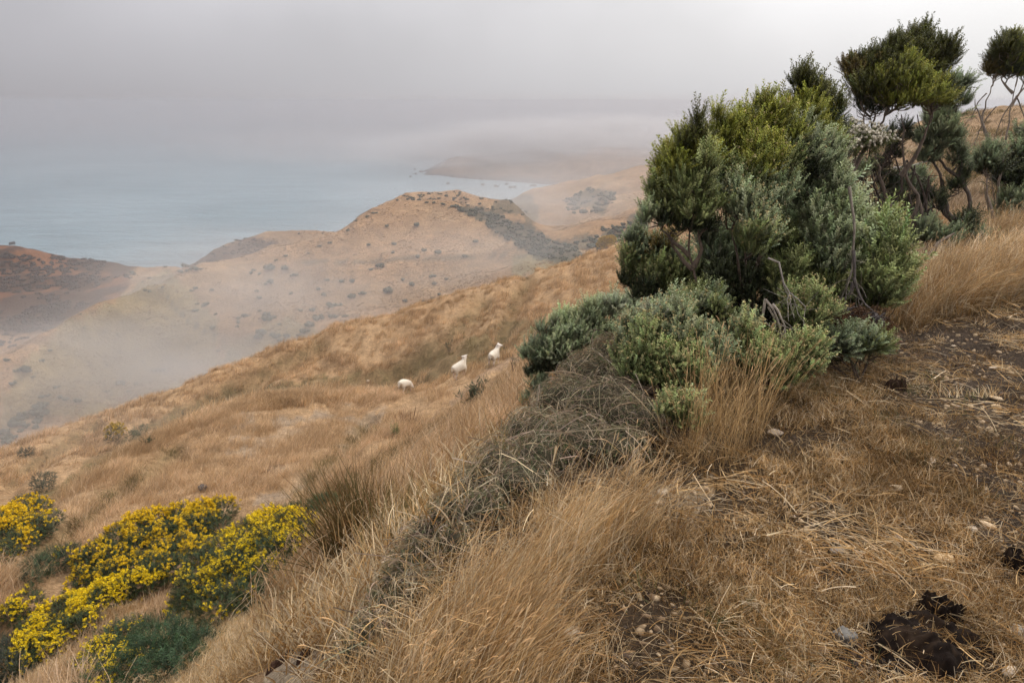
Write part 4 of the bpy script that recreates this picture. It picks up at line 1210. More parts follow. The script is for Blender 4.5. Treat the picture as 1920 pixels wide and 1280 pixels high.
shrub('small budded shrub leaning out over grey dead branches in the clump', 'shrub', (1510, 660), 4.35, [
    (1500, 585, 36, 30, 'b'), (1530, 592, 30, 28, 'b', -.05), (1510, 612, 34, 20, 'g')], seed=386, buds=.34, twigs=6)
shrub('dark trailing shrub at the foot of the clump beside the dry turf', 'shrub', (1610, 690), 4.35, [
    (1575, 655, 36, 22, 'G'), (1610, 650, 36, 22, 'G'), (1635, 655, 22, 18, 'g'), (1545, 672, 26, 18, 'k')], seed=391, twigs=6, up=.6)
shrub('dead brown hanging foliage below fine grey twigs at the right of the clump', 'dead shrub', (1600, 650), 4.6, [
    (1575, 606, 36, 22, 'B'), (1610, 610, 38, 24, 'B'), (1640, 604, 24, 22, 'B'), (1600, 592, 40, 16, 'B', .05)], seed=396, twigs=60, bark=(.12, .10, .09), up=-.8, low=-1,
    stems=[[(1600, 470), (1602, 520), (1590, 560)], [(1600, 520), (1612, 560), (1640, 585)], [(1598, 530), (1585, 570)]], trunk_r=.012)
shrub('tiny budded shrub half buried in dry stalks below the nearest bush', 'shrub', (1275, 830), 3.25, [
    (1262, 780, 26, 26, 'b'), (1292, 775, 20, 24, 's'), (1275, 800, 28, 18, 'g')], seed=398, buds=.3, twigs=6, shoot=.08)
shrub('low silvery shrub spilling over the bank left of the tangled creeper', 'shrub', (1070, 745), 5.6, [
    (1012, 672, 28, 30, 'G'), (1030, 640, 30, 30, 'G'), (1065, 625, 34, 30, 's'), (1100, 605, 34, 28, 's', .1), (1135, 590, 32, 24, 'S', .2), (1170, 578, 24, 20, 'S', .3), (1060, 660, 36, 30, 's', -.1), (1095, 645, 34, 28, 's', -.05),
    (1035, 685, 34, 24, 'k'), (1005, 700, 18, 18, 'k'), (1010, 735, 18, 20, 'G', -.2), (995, 760, 16, 16, 'G', -.25), (1130, 625, 34, 24, 's', .05)], seed=401, twigs=4, up=1.0, low=-.7)

# wind-shorn trees further along the bank
shrub('tallest wind shorn tree with a dark double crown on many bare stems', 'tree', (1690, 480), 7.4, [
    (1610, 150, 24, 36, 'o'), (1640, 130, 36, 36, 'd'), (1625, 175, 34, 40, 'o'), (1672, 130, 36, 34, 'd'), (1655, 175, 36, 36, 'd', -.15), (1700, 100, 30, 32, 'd', .2), (1735, 96, 34, 24, 'd', .25), (1720, 130, 38, 34, 'd', .1),
    (1755, 125, 26, 38, 'd', .2), (1695, 160, 40, 36, 'y', -.2), (1725, 185, 38, 30, 'y', -.2), (1690, 195, 40, 24, 'y', -.15), (1750, 165, 28, 30, 'd', .1), (1635, 205, 30, 22, 'k'), (1745, 195, 26, 24, 'y', -.1)],
    stems=[[(1690, 490), (1676, 430), (1650, 400), (1610, 372), (1592, 350)], [(1692, 490), (1708, 420), (1722, 375), (1700, 330), (1692, 270), (1690, 215)],
           [(1690, 480), (1700, 440), (1672, 390), (1650, 330), (1640, 270), (1632, 220)], [(1700, 440), (1728, 400), (1712, 350)], [(1596, 330, -.4), (1620, 280, -.3), (1650, 235, -.2), (1668, 200)], [(1592, 350, -.4), (1600, 300, -.4), (1615, 250, -.3), (1622, 210, -.1)],
           [(1672, 420), (1640, 390), (1625, 360)], [(1680, 430), (1640, 415), (1600, 400)], [(1690, 330), (1730, 270), (1745, 215)]],
    seed=411, shoot=.10, dens=1300, twigs=18, bark=(.15, .115, .088), trunk_r=.026, fine=.006, up=.9)
shrub('leaning tree with grey green tufts and dark bent stems, right of the tallest crown', 'tree', (1815, 425), 8.0, [
    (1795, 165, 16, 22, 'G'), (1785, 190, 26, 26, 'G'), (1772, 225, 28, 26, 's'), (1760, 245, 26, 22, 's', -.1), (1765, 270, 34, 22, 'G'), (1740, 270, 20, 18, 'G'), (1790, 300, 14, 24, 'G'), (1748, 385, 22, 30, 'k', -.1), (1745, 300, 20, 16, 'G'), (1797, 350, 12, 18, 'k'), (1715, 345, 12, 16, 'G', .3)],
    stems=[[(1815, 430), (1820, 385), (1805, 345), (1775, 315), (1750, 285), (1725, 240), (1720, 215)], [(1800, 430), (1770, 395), (1765, 340), (1740, 280), (1718, 235)], [(1808, 350), (1798, 300), (1793, 240), (1790, 200)], [(1806, 420), (1778, 400), (1768, 350), (1760, 320)], [(1790, 425), (1762, 375), (1742, 350)]],
    seed=421, shoot=.095, dens=1300, twigs=8, bark=(.13, .10, .078), trunk_r=.024, fine=.006)
shrub('slim tree with pale bare stems and a small dark crown, rightmost in the photo', 'tree', (1868, 410), 9.0, [
    (1872, 120, 22, 28, 'd'), (1893, 105, 24, 26, 'd', -.1), (1912, 118, 26, 36, 'y'), (1865, 140, 16, 18, 'o'), (1930, 130, 30, 40, 'y', .1), (1895, 135, 24, 20, 'k')],
    stems=[[(1868, 415), (1872, 350), (1885, 280), (1892, 220), (1900, 180), (1908, 150)], [(1900, 175), (1882, 158), (1876, 140)], [(1856, 290), (1850, 250), (1842, 215), (1858, 170), (1866, 150)], [(1850, 255), (1832, 205), (1828, 185)], [(1895, 200), (1918, 165), (1930, 150)]],
    seed=431, shoot=.10, dens=1300, twigs=16, bark=PALEBARK, trunk_r=.017, fine=.005)
shrub('rounded grey green bush on the slim tree trunk, in front of the right hand slope', 'shrub', (1850, 400), 8.7, [
    (1842, 305, 24, 26, 'G'), (1860, 300, 20, 24, 'G'), (1850, 325, 24, 16, 'k')], stems=[[(1862, 410), (1852, 360), (1850, 330)]], seed=436, shoot=.12, dens=1000, bark=PALEBARK, twigs=5, trunk_r=.02)
shrub('dark bush cut by the right edge of the photo, halfway up the bank', 'shrub', (1910, 440), 9.2, [
    (1905, 320, 28, 34, 'k'), (1890, 350, 26, 28, 'k'), (1925, 350, 34, 34, 'k'), (1900, 395, 34, 26, 'G', -.2), (1880, 410, 28, 22, 'G', -.2), (1925, 410, 30, 26, 'G', -.2), (1925, 280, 24, 26, 'G')], seed=441, shoot=.14, dens=800, twigs=4)
shrub('shrub heavy with cream flower heads behind the stems of the tallest tree', 'flowering shrub', (1615, 440), 7.9, [
    (1610, 262, 26, 26, 'g', -.9, .95), (1630, 282, 20, 20, 'g', -.9, .95), (1602, 288, 20, 22, 'g', -.9, .9)], stems=[[(1640, 440), (1615, 360), (1612, 290)]], seed=446, shoot=.10, dens=520, twigs=4, budsize=2.3)
shrub('grey green bush between the dark stems below the tallest crown', 'shrub', (1650, 470), 7.7, [
    (1640, 320, 22, 26, 'k', .3), (1655, 350, 24, 22, 'k', .3), (1610, 330, 18, 18, 's', -.5), (1690, 355, 20, 22, 'G', .4), (1670, 375, 22, 16, 'G', .4), (1725, 345, 22, 18, 'G', .6), (1600, 390, 26, 30, 'k', -.3), (1625, 420, 28, 26, 'k', -.2), (1660, 410, 22, 26, 'k', .2), (1580, 430, 26, 30, 'k', -.2), (1700, 400, 18, 22, 'k', .5), (1685, 262, 22, 26, 'k', .2), (1668, 290, 18, 22, 'k', .2)],
    stems=[[(1660, 470), (1640, 400), (1640, 340)]], seed=451, shoot=.09, dens=1000, twigs=22, bark=DARKBARK)
shrub('low grey green undergrowth at the foot of the leaning tree', 'shrub', (1760, 470), 7.4, [
    (1700, 455, 36, 18, 'G', .2), (1740, 445, 36, 22, 'G'), (1780, 450, 32, 18, 'G'), (1650, 455, 30, 22, 'k', .1), (1810, 430, 24, 16, 'k', .3), (1620, 440, 30, 24, 'k', .1), (1845, 450, 20, 14, 'G', .2), (1715, 425, 26, 18, 'G', .4)], seed=456, shoot=.10, dens=1300, twigs=4)

# ------------------------------------------------------------------ bare dead wood
def dead_wood(name, label, cat, base, d, stems, seed, color, r0=.012, fan=0):
    e = empty(name, at(base[0], base[1], d), label, cat)
    B = Build(); r = np.random.default_rng(seed)
    for st in stems:
        w = st[0] if not isinstance(st[0], tuple) else 1.0
        st_ = st[1:] if not isinstance(st[0], tuple) else st
        pts = [np.array(at(p[0], p[1], d + (p[2] if len(p) > 2 else 0))) for p in st_]
        Q = tube(B, pts, r0 * w, r0 * w * .45, color, 6, r.integers(1e6), .003)
        for k in range(fan):
            p = Q[r.integers(len(Q) // 2, len(Q))]; dv = r.normal(0, .06, 3); dv[2] -= .05
            tube(B, [p, p + dv * .5 + r.normal(0, .01, 3), p + dv * 1.6], r0 * .28, r0 * .12, color, 3, r.integers(1e6), .003)
    o = obj('branch', B.mesh('branch', [M_bark]), e)
    return e
dead_wood('dead_branch', 'pale grey dead branches hanging in the dark hollow of the clump', 'dead branch', (1440, 640), 4.0, [
    [(1435, 560), (1432, 580), (1425, 610), (1428, 635)], [(1435, 562), (1452, 585), (1462, 620), (1458, 655)], [(1448, 570), (1462, 585), (1472, 612)], [.7, (1440, 575), (1455, 610), (1450, 650), (1440, 670)], [.7, (1462, 620), (1480, 645), (1500, 660)]],
    461, (.34, .29, .24), .0085, 8)
dead_wood('dead_branch', 'thin grey dead branch arching out of the clump above the budded shrub', 'dead branch', (1440, 480), 4.15, [
    [(1440, 484), (1452, 486), (1464, 505), (1466, 525), (1480, 545), (1500, 565), (1510, 575)], [.6, (1466, 525), (1475, 550), (1484, 575)], [.5, (1485, 550), (1490, 575), (1484, 590)]], 463, (.33, .29, .25), .0065, 5)
dead_wood('dead_branch', 'long pale branch hanging down at the right of the clump', 'dead branch', (1598, 400), 4.75, [
    [(1592, 350), (1600, 400), (1602, 440), (1598, 490), (1590, 530), (1586, 560)], [.7, (1598, 490), (1606, 540), (1618, 565)], [.6, (1590, 530), (1578, 555), (1572, 575)]], 465, (.28, .24, .19), .010, 10)
dead_wood('driftwood', 'bleached fallen limb lying on the bank under the leaning tree', 'fallen branch', (1770, 450), 6.9, [
    [(1740, 480), (1755, 462), (1772, 446), (1790, 437)], [.7, (1755, 462), (1748, 478), (1738, 500)]], 467, (.34, .28, .22), .020)
dead_wood('driftwood', 'pale bare log lying on the slope behind the tree stems', 'fallen branch', (1720, 315), 9.5, [
    [(1675, 316), (1705, 312), (1742, 302)]], 468, (.42, .38, .34), .022)

dead_wood('dead_branch', 'dark tangle of bare crooked branches around the foot of the tallest tree', 'dead branches', (1690, 480), 7.6, [
    [(1690, 480), (1650, 440), (1610, 400), (1590, 380)], [(1690, 480), (1640, 450), (1600, 430)], [(1692, 475), (1665, 400), (1640, 350), (1630, 300)], [(1690, 470), (1720, 420), (1745, 390)], [(1690, 470), (1712, 410), (1705, 360), (1715, 310)],
    [(1685, 470), (1650, 410), (1618, 350), (1605, 310)], [(1760, 460), (1740, 410), (1728, 350), (1700, 300)], [(1780, 450), (1750, 420), (1735, 380), (1742, 330)], [(1640, 460), (1620, 400), (1630, 340)], [(1660, 460), (1668, 400), (1690, 350), (1680, 300)]],
    469, (.075, .055, .042), .016, 12)
dead_wood('dead_branch', 'fine grey twigs hanging below the crown of the rightmost tree', 'dead branches', (1868, 410), 9.0, [
    [(1868, 200), (1845, 230), (1830, 260), (1822, 290)], [(1900, 190), (1880, 220), (1868, 250)], [(1905, 180), (1918, 210), (1925, 240)], [(1850, 175), (1832, 195), (1820, 225)], [(1862, 410), (1850, 380), (1846, 350)], [(1872, 410), (1862, 360), (1858, 330)]],
    470, (.20, .165, .13), .007, 12)

# ------------------------------------------------------------------ tangled creeper mound along the lip
def creeper(label, lobes, d_list, seed, name='creeper', ntw=680, col_t=(.40, .32, .22), leafc=(.12, .15, .055)):
    r = np.random.default_rng(seed)
    c0 = hit(lobes[0][0], lobes[0][1])
    e = empty(name, c0, label, 'creeper')
    B = Build(); M = Mass(); core = Build()
    for lb in lobes:
        px, py, rx, ry = lb[:4]
        c = np.array(hit(px, py + ry * .8)); k = mpp(c)
        rad = np.array([rx * k, rx * k * .9, ry * k * 1.25]); c[2] += rad[2] * .3
        # plain dark mound surface under the twigs
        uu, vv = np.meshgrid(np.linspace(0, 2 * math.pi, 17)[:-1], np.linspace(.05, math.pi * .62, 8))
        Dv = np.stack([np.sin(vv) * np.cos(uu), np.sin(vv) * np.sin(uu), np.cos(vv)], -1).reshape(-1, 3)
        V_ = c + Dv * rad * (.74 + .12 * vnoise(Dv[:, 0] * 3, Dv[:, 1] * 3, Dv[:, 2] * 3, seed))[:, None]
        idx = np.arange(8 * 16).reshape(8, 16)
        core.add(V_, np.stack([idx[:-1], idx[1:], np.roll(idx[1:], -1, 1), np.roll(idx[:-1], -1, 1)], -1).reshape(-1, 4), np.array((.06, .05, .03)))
        n = int(ntw * rad[0] * rad[2] / .05)
        P, N = lobe_points(c, rad, n, r, -.1, .72)
        T = np.cross(N, r.normal(0, 1, N.shape)); T /= np.linalg.norm(T, axis=1)[:, None] + 1e-9
        for i in range(len(P)):
            L = r.uniform(.05, .20); bend = r.normal(0, .35, 3)
            u_ = np.linspace(-.5, .5, 5)[:, None]
            Q = P[i] + T[i] * u_ * L + (N[i] * r.uniform(-.2, .6) + bend * .5) * L * (.25 - u_ ** 2) * 1.6 + N[i] * r.uniform(0, .02)
            w = r.uniform(.0014, .0034)
            if r.random() < .06:
                w = r.uniform(.004, .0065); Q = P[i] + T[i] * u_ * L * 2.2 + (N[i] * .5 + bend * .5) * L * (.25 - u_ ** 2) * 1.6
            cc = np.array(col_t) * r.uniform(.55, 1.45) * (1 + r.normal(0, .05, 3))
            if r.random() < .12: cc = np.array((.48, .37, .22)) * r.uniform(.8, 1.15)
            v_, f_ = strip(Q, np.full(5, w), r.uniform(0, 3.1)); B.add(v_, f_, cc)
        m_ = int(n * .9)
        P, N = lobe_points(c, rad * .93, m_, r, -.1, .75)
        M.stamp(FINE[0], P, N + r.normal(0, .8, N.shape) + np.array([0, 0, .3]), r.uniform(.03, .06, len(P)), np.array(leafc) * r.uniform(.6, 1.5, (len(P), 1)), r, 1.1)
    o = obj('core', core.mesh('core', [M_twig]), e); o['kind'] = 'stuff'
    o = obj('twig', B.mesh('twig', [M_twig]), e); o['kind'] = 'stuff'
    o = obj('foliage', M.mesh('foliage', M_leaf), e); o['kind'] = 'stuff'
    return e
creeper('large mound of tangled grey brown creeper below the nearest budded bush', [
    (1100, 690, 50, 40), (1140, 660, 40, 36), (1060, 740, 64, 46), (1130, 745, 70, 46), (1190, 775, 56, 40), (1000, 800, 60, 44), (1080, 810, 70, 40), (1160, 830, 56, 30), (1020, 845, 60, 36)], None, 471)
creeper('trailing tangle of grey creeper running down the lip behind the tall grass', [
    (940, 865, 56, 42), (890, 910, 50, 42), (980, 890, 56, 30), (850, 960, 50, 46), (905, 950, 44, 40), (805, 1000, 48, 46), (775, 1045, 46, 48), (750, 1090, 44, 48), (725, 1135, 42, 48), (700, 1180, 40, 46), (670, 1220, 34, 40), (860, 1010, 36, 34), (800, 1090, 34, 34)], None, 473, leafc=(.125, .15, .06))

# ------------------------------------------------------------------ gorse
def gorse(label, lobes, seed, flower=.5, green=(.052, .075, .022), name='gorse_bush', cat='gorse bush', petal=(.95, .68, .008), shoot=.10, dens=420, lift=.95, group=None, tpl=None):
    """lobes: (px, py, rx px, ry px, flower fraction)"""
    r = np.random.default_rng(seed); M = Mass(); Fl = Mass(); B = Build()
    base = hit(lobes[0][0], lobes[0][1] + lobes[0][3])
    e = empty(name, base, label, cat, group)
    for lb in lobes:
        px, py, rx, ry = lb[:4]; fr_ = (lb[4] if len(lb) > 4 else flower) * .56
        g = np.array(hit(px, py + ry * lift)); k = mpp(g)
        rad = np.array([rx * k * 1.08, rx * k, ry * k * 1.35])
        c = g + np.array([0, 0, rad[2] * .7])
        a = 4 * math.pi * rad[0] * rad[2]
        n = int(max(40, a * dens))
        P, N = lobe_points(c, rad * .88, n, r, -.4, .6)
        D = N + np.array([0, 0, .45]) + r.normal(0, .4, N.shape)
        C = np.array(green) * r.uniform(.65, 1.4, (len(P), 1)) * (1 + r.normal(0, .07, (len(P), 3)))
        L = shoot * r.uniform(.6, 1.3, len(P))
        pick = r.integers(0, len(tpl or SPINES), len(P))
        for q in range(len(tpl or SPINES)):
            s_ = pick == q
            M.stamp((tpl or SPINES)[q], P[s_], D[s_], L[s_], C[s_], r, 1.15)
        if fr_ > 0:
            patch = vnoise(P[:, 0] * 5, P[:, 1] * 5, P[:, 2] * 5, seed)
            s_ = (r.random(len(P)) < fr_ * np.clip(.85 + 2.2 * patch, 0, 2.6) * (.35 + 1.05 * np.clip(N[:, 2] + .15, 0, 1))) & (N[:, 2] > -.45)
            Dn = D[s_] / np.linalg.norm(D[s_], axis=1)[:, None]
            nfl = 5
            for j in range(nfl):
                T = P[s_] + Dn * (L[s_] * r.uniform(.55, 1.0, s_.sum()))[:, None] + r.normal(0, .009, (s_.sum(), 3))
                Fl.stamp(PETAL, T, Dn + r.normal(0, .5, Dn.shape), r.uniform(.0075, .013, len(T)) * max(1, k / .0050), np.array(petal) * r.uniform(.75, 1.2, (len(T), 1)) * np.array([1, 1, 1]), r)
    obj('foliage', M.mesh('foliage', M_leaf), e)
    if Fl.n:
        o = obj('blossom', Fl.mesh('blossom', M_petal), e); o['kind'] = 'stuff'
    return e
gorse('largest gorse bush, brightest with yellow blossom, right of the bank of gorse', [
    (550, 990, 46, 30, .75), (510, 990, 44, 32, .7), (470, 1012, 46, 36, .55), (430, 1040, 46, 40, .5), (395, 1070, 46, 44, .5), (500, 1040, 50, 44, .3), (545, 1035, 42, 40, .6), (450, 1080, 52, 48, .22), (375, 1110, 44, 42, .4), (500, 1085, 46, 36, .45),
    (415, 1135, 50, 34, .25), (470, 1120, 44, 30, .15), (575, 1010, 24, 34, .6), (350, 1135, 26, 26, .25)], 501)
gorse('long gorse bush in dull yellow bloom along the top of the bank of gorse', [
    (420, 955, 30, 18, .3), (385, 965, 34, 22, .5), (345, 968, 34, 22, .5), (300, 978, 34, 24, .65), (265, 990, 34, 26, .55), (360, 990, 40, 24, .25), (310, 1005, 38, 26, .3), (230, 1010, 32, 26, .4), (270, 1020, 34, 22, .3), (195, 1035, 30, 26, .35), (165, 1052, 24, 22, .35), (220, 1045, 30, 22, .3), (400, 985, 36, 18, .15)],
    502, petal=(.85, .56, .010))
gorse('gorse bush with golden bloom hidden between the top row and the brightest bush', [
    (345, 1025, 32, 22, .5), (310, 1045, 34, 26, .5), (290, 1062, 32, 24, .35), (375, 1030, 28, 20, .3), (330, 1065, 30, 24, .2), (255, 1060, 26, 22, .5), (220, 1075, 28, 24, .5), (190, 1082, 24, 22, .5), (160, 1085, 14, 26, .5), (140, 1108, 14, 14, .6)], 503, petal=(.88, .58, .010))
gorse('straggling band of gorse in full yellow bloom running down to the lower left corner', [
    (285, 1085, 32, 22, .6), (250, 1095, 32, 22, .6), (215, 1115, 36, 24, .6), (180, 1130, 34, 26, .7), (140, 1140, 34, 26, .7), (105, 1160, 34, 26, .7), (75, 1185, 32, 28, .75), (130, 1180, 32, 22, .5), (60, 1215, 26, 26, .7), (95, 1215, 26, 22, .6), (45, 1245, 16, 22, .7), (60, 1130, 28, 24, .4), (30, 1150, 20, 22, .4), (165, 1165, 28, 20, .4)], 504)
gorse('deep green gorse bush nearly without flowers, at the bottom of the photo', [
    (300, 1200, 50, 34, .02), (340, 1210, 46, 30, .02), (280, 1240, 52, 34, 0), (340, 1245, 46, 30, .0), (385, 1205, 26, 24, 0), (310, 1275, 56, 26, 0)], 505, green=(.045, .085, .030), tpl=FINE + SPINES[:1], shoot=.13)
gorse('gorse bush with scattered flowers at the bottom, left of the deep green one', [
    (225, 1200, 40, 28, .1), (250, 1185, 40, 22, .06), (200, 1230, 38, 30, .55), (165, 1260, 30, 26, .6), (225, 1250, 36, 26, .4), (245, 1220, 26, 24, .35), (190, 1285, 40, 24, .4)], 506, green=(.05, .085, .028))
gorse('patch of gorse at the left edge, yellow with bloom on its upper side', [
    (50, 945, 30, 16, .12), (75, 955, 26, 16, .3), (30, 975, 34, 22, .55), (65, 990, 30, 22, .35), (15, 1000, 28, 24, .55), (45, 1015, 28, 22, .4), (10, 1035, 26, 20, .1), (-20, 990, 30, 26, .5), (25, 965, 30, 16, .3)], 507, green=(.060, .085, .032), petal=(.85, .56, .010))
gorse('small grey green gorse bush with hardly a flower, right of the left edge patch', [
    (88, 985, 22, 14, .05), (105, 970, 16, 12, .2), (85, 1000, 14, 12, 0)], 508, green=(.085, .10, .05))
gorse('dark green spreading gorse without bloom, above the straggling band', [
    (75, 1065, 28, 20, 0), (105, 1050, 30, 20, 0), (135, 1040, 22, 18, .1), (60, 1085, 18, 14, 0)], 509, green=(.055, .085, .034), tpl=FINE + SPINES[:1], shoot=.12)
gorse('dark rounded bush in the lower left corner, below the yellow band', [
    (30, 1220, 32, 26, 0), (10, 1250, 34, 30, 0), (40, 1258, 26, 22, 0), (-10, 1215, 30, 26, 0)], 510, green=(.062, .072, .040), name='bush', cat='bush', tpl=SHOOTS, shoot=.09)
gorse('small bright green bush right behind the brightest gorse', [
    (620, 948, 32, 13, 0), (595, 945, 18, 10, 0), (640, 942, 14, 9, 0), (560, 957, 22, 10, 0), (535, 962, 16, 9, 0)], 511, green=(.06, .11, .038), name='bush', cat='bush', tpl=FINE + SHOOTS[:1], shoot=.12)

# ------------------------------------------------------------------ rushes and small plants of the slope
def blades(label, name, cat, px, py, n, h, fan, w, pal, seed, lean=(0, 0), dmin=0, part='blade', base_r=.05):
    r = np.random.default_rng(seed); g = hit(px, py, dmin)
    e = empty(name, g, label, cat); B = Build()
    for k in range(n):
        az = r.uniform(0, 6.28); ln = abs(r.normal(0, fan))
        dx, dy = math.cos(az) * ln + lean[0], math.sin(az) * ln + lean[1]
        b = np.array(g) + np.array([dx, dy, 0]) * base_r * 1.4 + np.append(r.normal(0, base_r, 2), -.03)
        P = blade_path(r.uniform(*h), min(.85, math.hypot(dx, dy)), math.atan2(dy, dx), r.uniform(-.05, .2), 5, b)
        c = np.array(pal[r.integers(len(pal))]) * r.uniform(.75, 1.25)
        v_, f_ = strip(P, np.array([1, 1, .9, .7, .2]) * w * r.uniform(.7, 1.2)); B.add(v_, f_, np.repeat(c[None] * np.array([.8, .95, 1, 1.1, 1.35])[:, None], 2, 0))
    o = obj(part, B.mesh(part, [M_leaf]), e); o['kind'] = 'stuff'
    return e
blades('big fan shaped tussock of dark brown rushes left of the creeper', 'rush_tussock', 'rush', 690, 1065, 760, (.4, .9), .36, .0055, [(.16, .085, .028), (.11, .065, .022), (.09, .065, .02), (.22, .125, .045), (.075, .07, .02)], 521, lean=(-.10, 0), base_r=.11)
blades('green tinged rush tussock just right of the big brown one', 'rush_tussock', 'rush', 775, 1010, 260, (.22, .42), .3, .0055, [(.18, .16, .06), (.32, .22, .09), (.24, .18, .07)], 522, lean=(.12, 0), base_r=.12)
blades('small olive tussock on the grass below the big rushes', 'rush_tussock', 'rush', 525, 1180, 200, (.16, .34), .42, .0045, [(.16, .15, .06), (.26, .19, .085), (.12, .13, .05)], 523, lean=(.1, 0), base_r=.07)
blades('thin dark rush clump on the slope below the grazing sheep', 'rush_tussock', 'rush', 763, 800, 70, (.3, .7), .3, .014, [(.16, .085, .045), (.22, .12, .06)], 524, base_r=.16)
gorse('dark dead looking knot of twigs inside the big rush tussock', [(715, 1008, 26, 26, 0), (705, 1030, 22, 18, 0)], 525, green=(.05, .04, .034), name='dead_bush', cat='dead bush', shoot=.06, dens=900)

def stem_plant(label, px, py, h_px, seed, n=14, fan=.35, green='G', dens=1.0, name='shrub', leafy=.6, cat='shrub', group=None, bark=(.16, .11, .08)):
    """sparse plant of upright stems, leafy towards the top"""
    r = np.random.default_rng(seed); g = hit(px, py); k = mpp(g); H = h_px * k
    e = empty(name, g, label, cat, group); B = Build(); M = Mass()
    for i in range(n):
        az = r.uniform(0, 6.28); ln = abs(r.normal(0, fan))
        tip = np.array(g) + np.array([math.cos(az) * ln, math.sin(az) * ln, r.uniform(.55, 1)]) * H
        b = np.array(g) + np.append(r.normal(0, .06 * H, 2), -.02)
        Q = tube(B, [b, (b + tip) / 2 + r.normal(0, .05 * H, 3), tip], .010 * H + .002, .004 * H, bark, 4, r.integers(1e6), .01 * H)
        m_ = int(12 * dens)
        u_ = r.uniform(1 - leafy, 1, m_)
        P = b + (tip - b) * u_[:, None] + r.normal(0, .04 * H, (m_, 3))
        M.stamp(SHOOTS[0], P, (tip - b)[None] / H + r.normal(0, .5, (m_, 3)), np.full(m_, .16 * H) * r.uniform(.6, 1.2, m_), np.array(GREENS[green]) * r.uniform(.7, 1.3, (m_, 1)), r, 1.4)
    o = obj('stem', B.mesh('stem', [M_bark]), e); o['kind'] = 'stuff'
    obj('foliage', M.mesh('foliage', M_leaf), e)
    return e
stem_plant('sparse upright shrub with brown stems on the orange slope below the middle sheep', 888, 765, 60, 531, n=22, fan=.30, green='k', bark=(.15, .085, .06))
stem_plant('wispy shrub on the slope beside the low silvery one, below the right hand sheep', 962, 696, 38, 532, n=9, fan=.3, green='k', dens=.4)
stem_plant('small green shrub below the thin rush clump on the slope', 741, 822, 34, 533, n=9, fan=.2, green='g')
stem_plant('tiny green sprig left of the small green shrub on the slope', 706, 815, 20, 534, n=5, fan=.2, green='g')
stem_plant('spiky green shrub right of the two round bushes in the hollow', 280, 838, 26, 535, n=12, fan=.4, green='k')
stem_plant('thin dark shrub standing on the grassy crest left of the bare patch', 349, 790, 26, 536, n=6, fan=.15, green='k')
stem_plant('small dark shrub in the olive hollow behind the middle sheep', 842, 662, 24, 537, n=6, fan=.3, green='k')
gorse('roundest bush in the hollow at the left, flecked with yellow', [(217, 812, 15, 15, .3), (224, 805, 12, 10, .35), (212, 822, 12, 10, .1)], 541, green=(.10, .10, .035), shoot=.16, dens=60, name='bush', cat='bush', tpl=SHOOTS, petal=(.5, .33, .03))
gorse('low blue green bush right beside the yellow flecked one', [(262, 808, 14, 8, 0), (250, 816, 12, 8, 0), (272, 802, 7, 6, 0)], 542, green=(.06, .105, .05), shoot=.16, dens=80, name='bush', cat='bush', tpl=SHOOTS)
gorse('large grey domed bush below the two round ones, at the left above the gorse', [(85, 900, 20, 14, 0), (72, 910, 14, 10, 0), (96, 893, 10, 9, 0), (84, 914, 16, 9, 0)], 543, green=(.095, .11, .075), shoot=.14, dens=110, name='bush', cat='bush', tpl=SHOOTS)
gorse('small grey bush on the far spur at the left edge of the photo', [(50, 849, 11, 7, 0), (42, 853, 6, 5, 0), (58, 845, 5, 5, 0)], 544, green=(.10, .115, .075), shoot=.2, dens=60, name='bush', cat='bush', tpl=SHOOTS)
gorse('lone yellowish bush on the skyline ridge beside the shrub clump', [(1136, 456, 14, 10, .3), (1128, 461, 10, 7, .1), (1146, 452, 8, 7, .3)], 545, green=(.09, .10, .03), shoot=.2, dens=50, name='bush', cat='bush', tpl=SHOOTS, petal=(.5, .33, .03))
# ------------------------------------------------------------------ bushes dotted over the misty hills (too far to show their parts)
def far_bush_mesh(seed, n=150, c1=(.085, .095, .055), c2=(.05, .055, .034)):
    r = np.random.default_rng(seed); B = Build()
    L = [(np.array((r.normal(0, .45), r.normal(0, .4), r.uniform(.2, .5))), r.uniform(.35, .6)) for _ in range(5)]
    for c, rr in L:
        for k in range(n // 5):
            D = r.normal(0, 1, 3); D[2] = abs(D[2]) * 1.1 - .3; D /= np.linalg.norm(D)
            p = c + D * rr * r.uniform(.75, 1.05); p[2] = max(p[2], .0)
            s_ = r.uniform(.10, .20); u_ = np.cross(D, r.normal(0, 1, 3)); u_ /= np.linalg.norm(u_); w_ = np.cross(D, u_)
            B.add(np.array([p - u_ * s_ - w_ * s_ * .4, p + u_ * s_ * .3 - w_ * s_, p + u_ * s_ + w_ * s_ * .5 + D * s_ * .5, p - u_ * s_ * .3 + w_ * s_]), np.array([(0, 1, 2, 3)]),
                  np.array(c1) * r.uniform(.65, 1.35))
        uu, vv = np.meshgrid(np.linspace(0, 2 * math.pi, 9)[:-1], np.linspace(.05, math.pi * .75, 5))
        Dv = np.stack([np.sin(vv) * np.cos(uu), np.sin(vv) * np.sin(uu), np.cos(vv)], -1).reshape(-1, 3)
        idx = np.arange(40).reshape(5, 8)
        B.add(c + Dv * rr * .8, np.stack([idx[:-1], idx[1:], np.roll(idx[1:], -1, 1), np.roll(idx[:-1], -1, 1)], -1).reshape(-1, 4), np.array(c2))
    return B.mesh('hill_bush', [M_leaf])
BUSHM = [far_bush_mesh(600 + k) for k in range(5)]
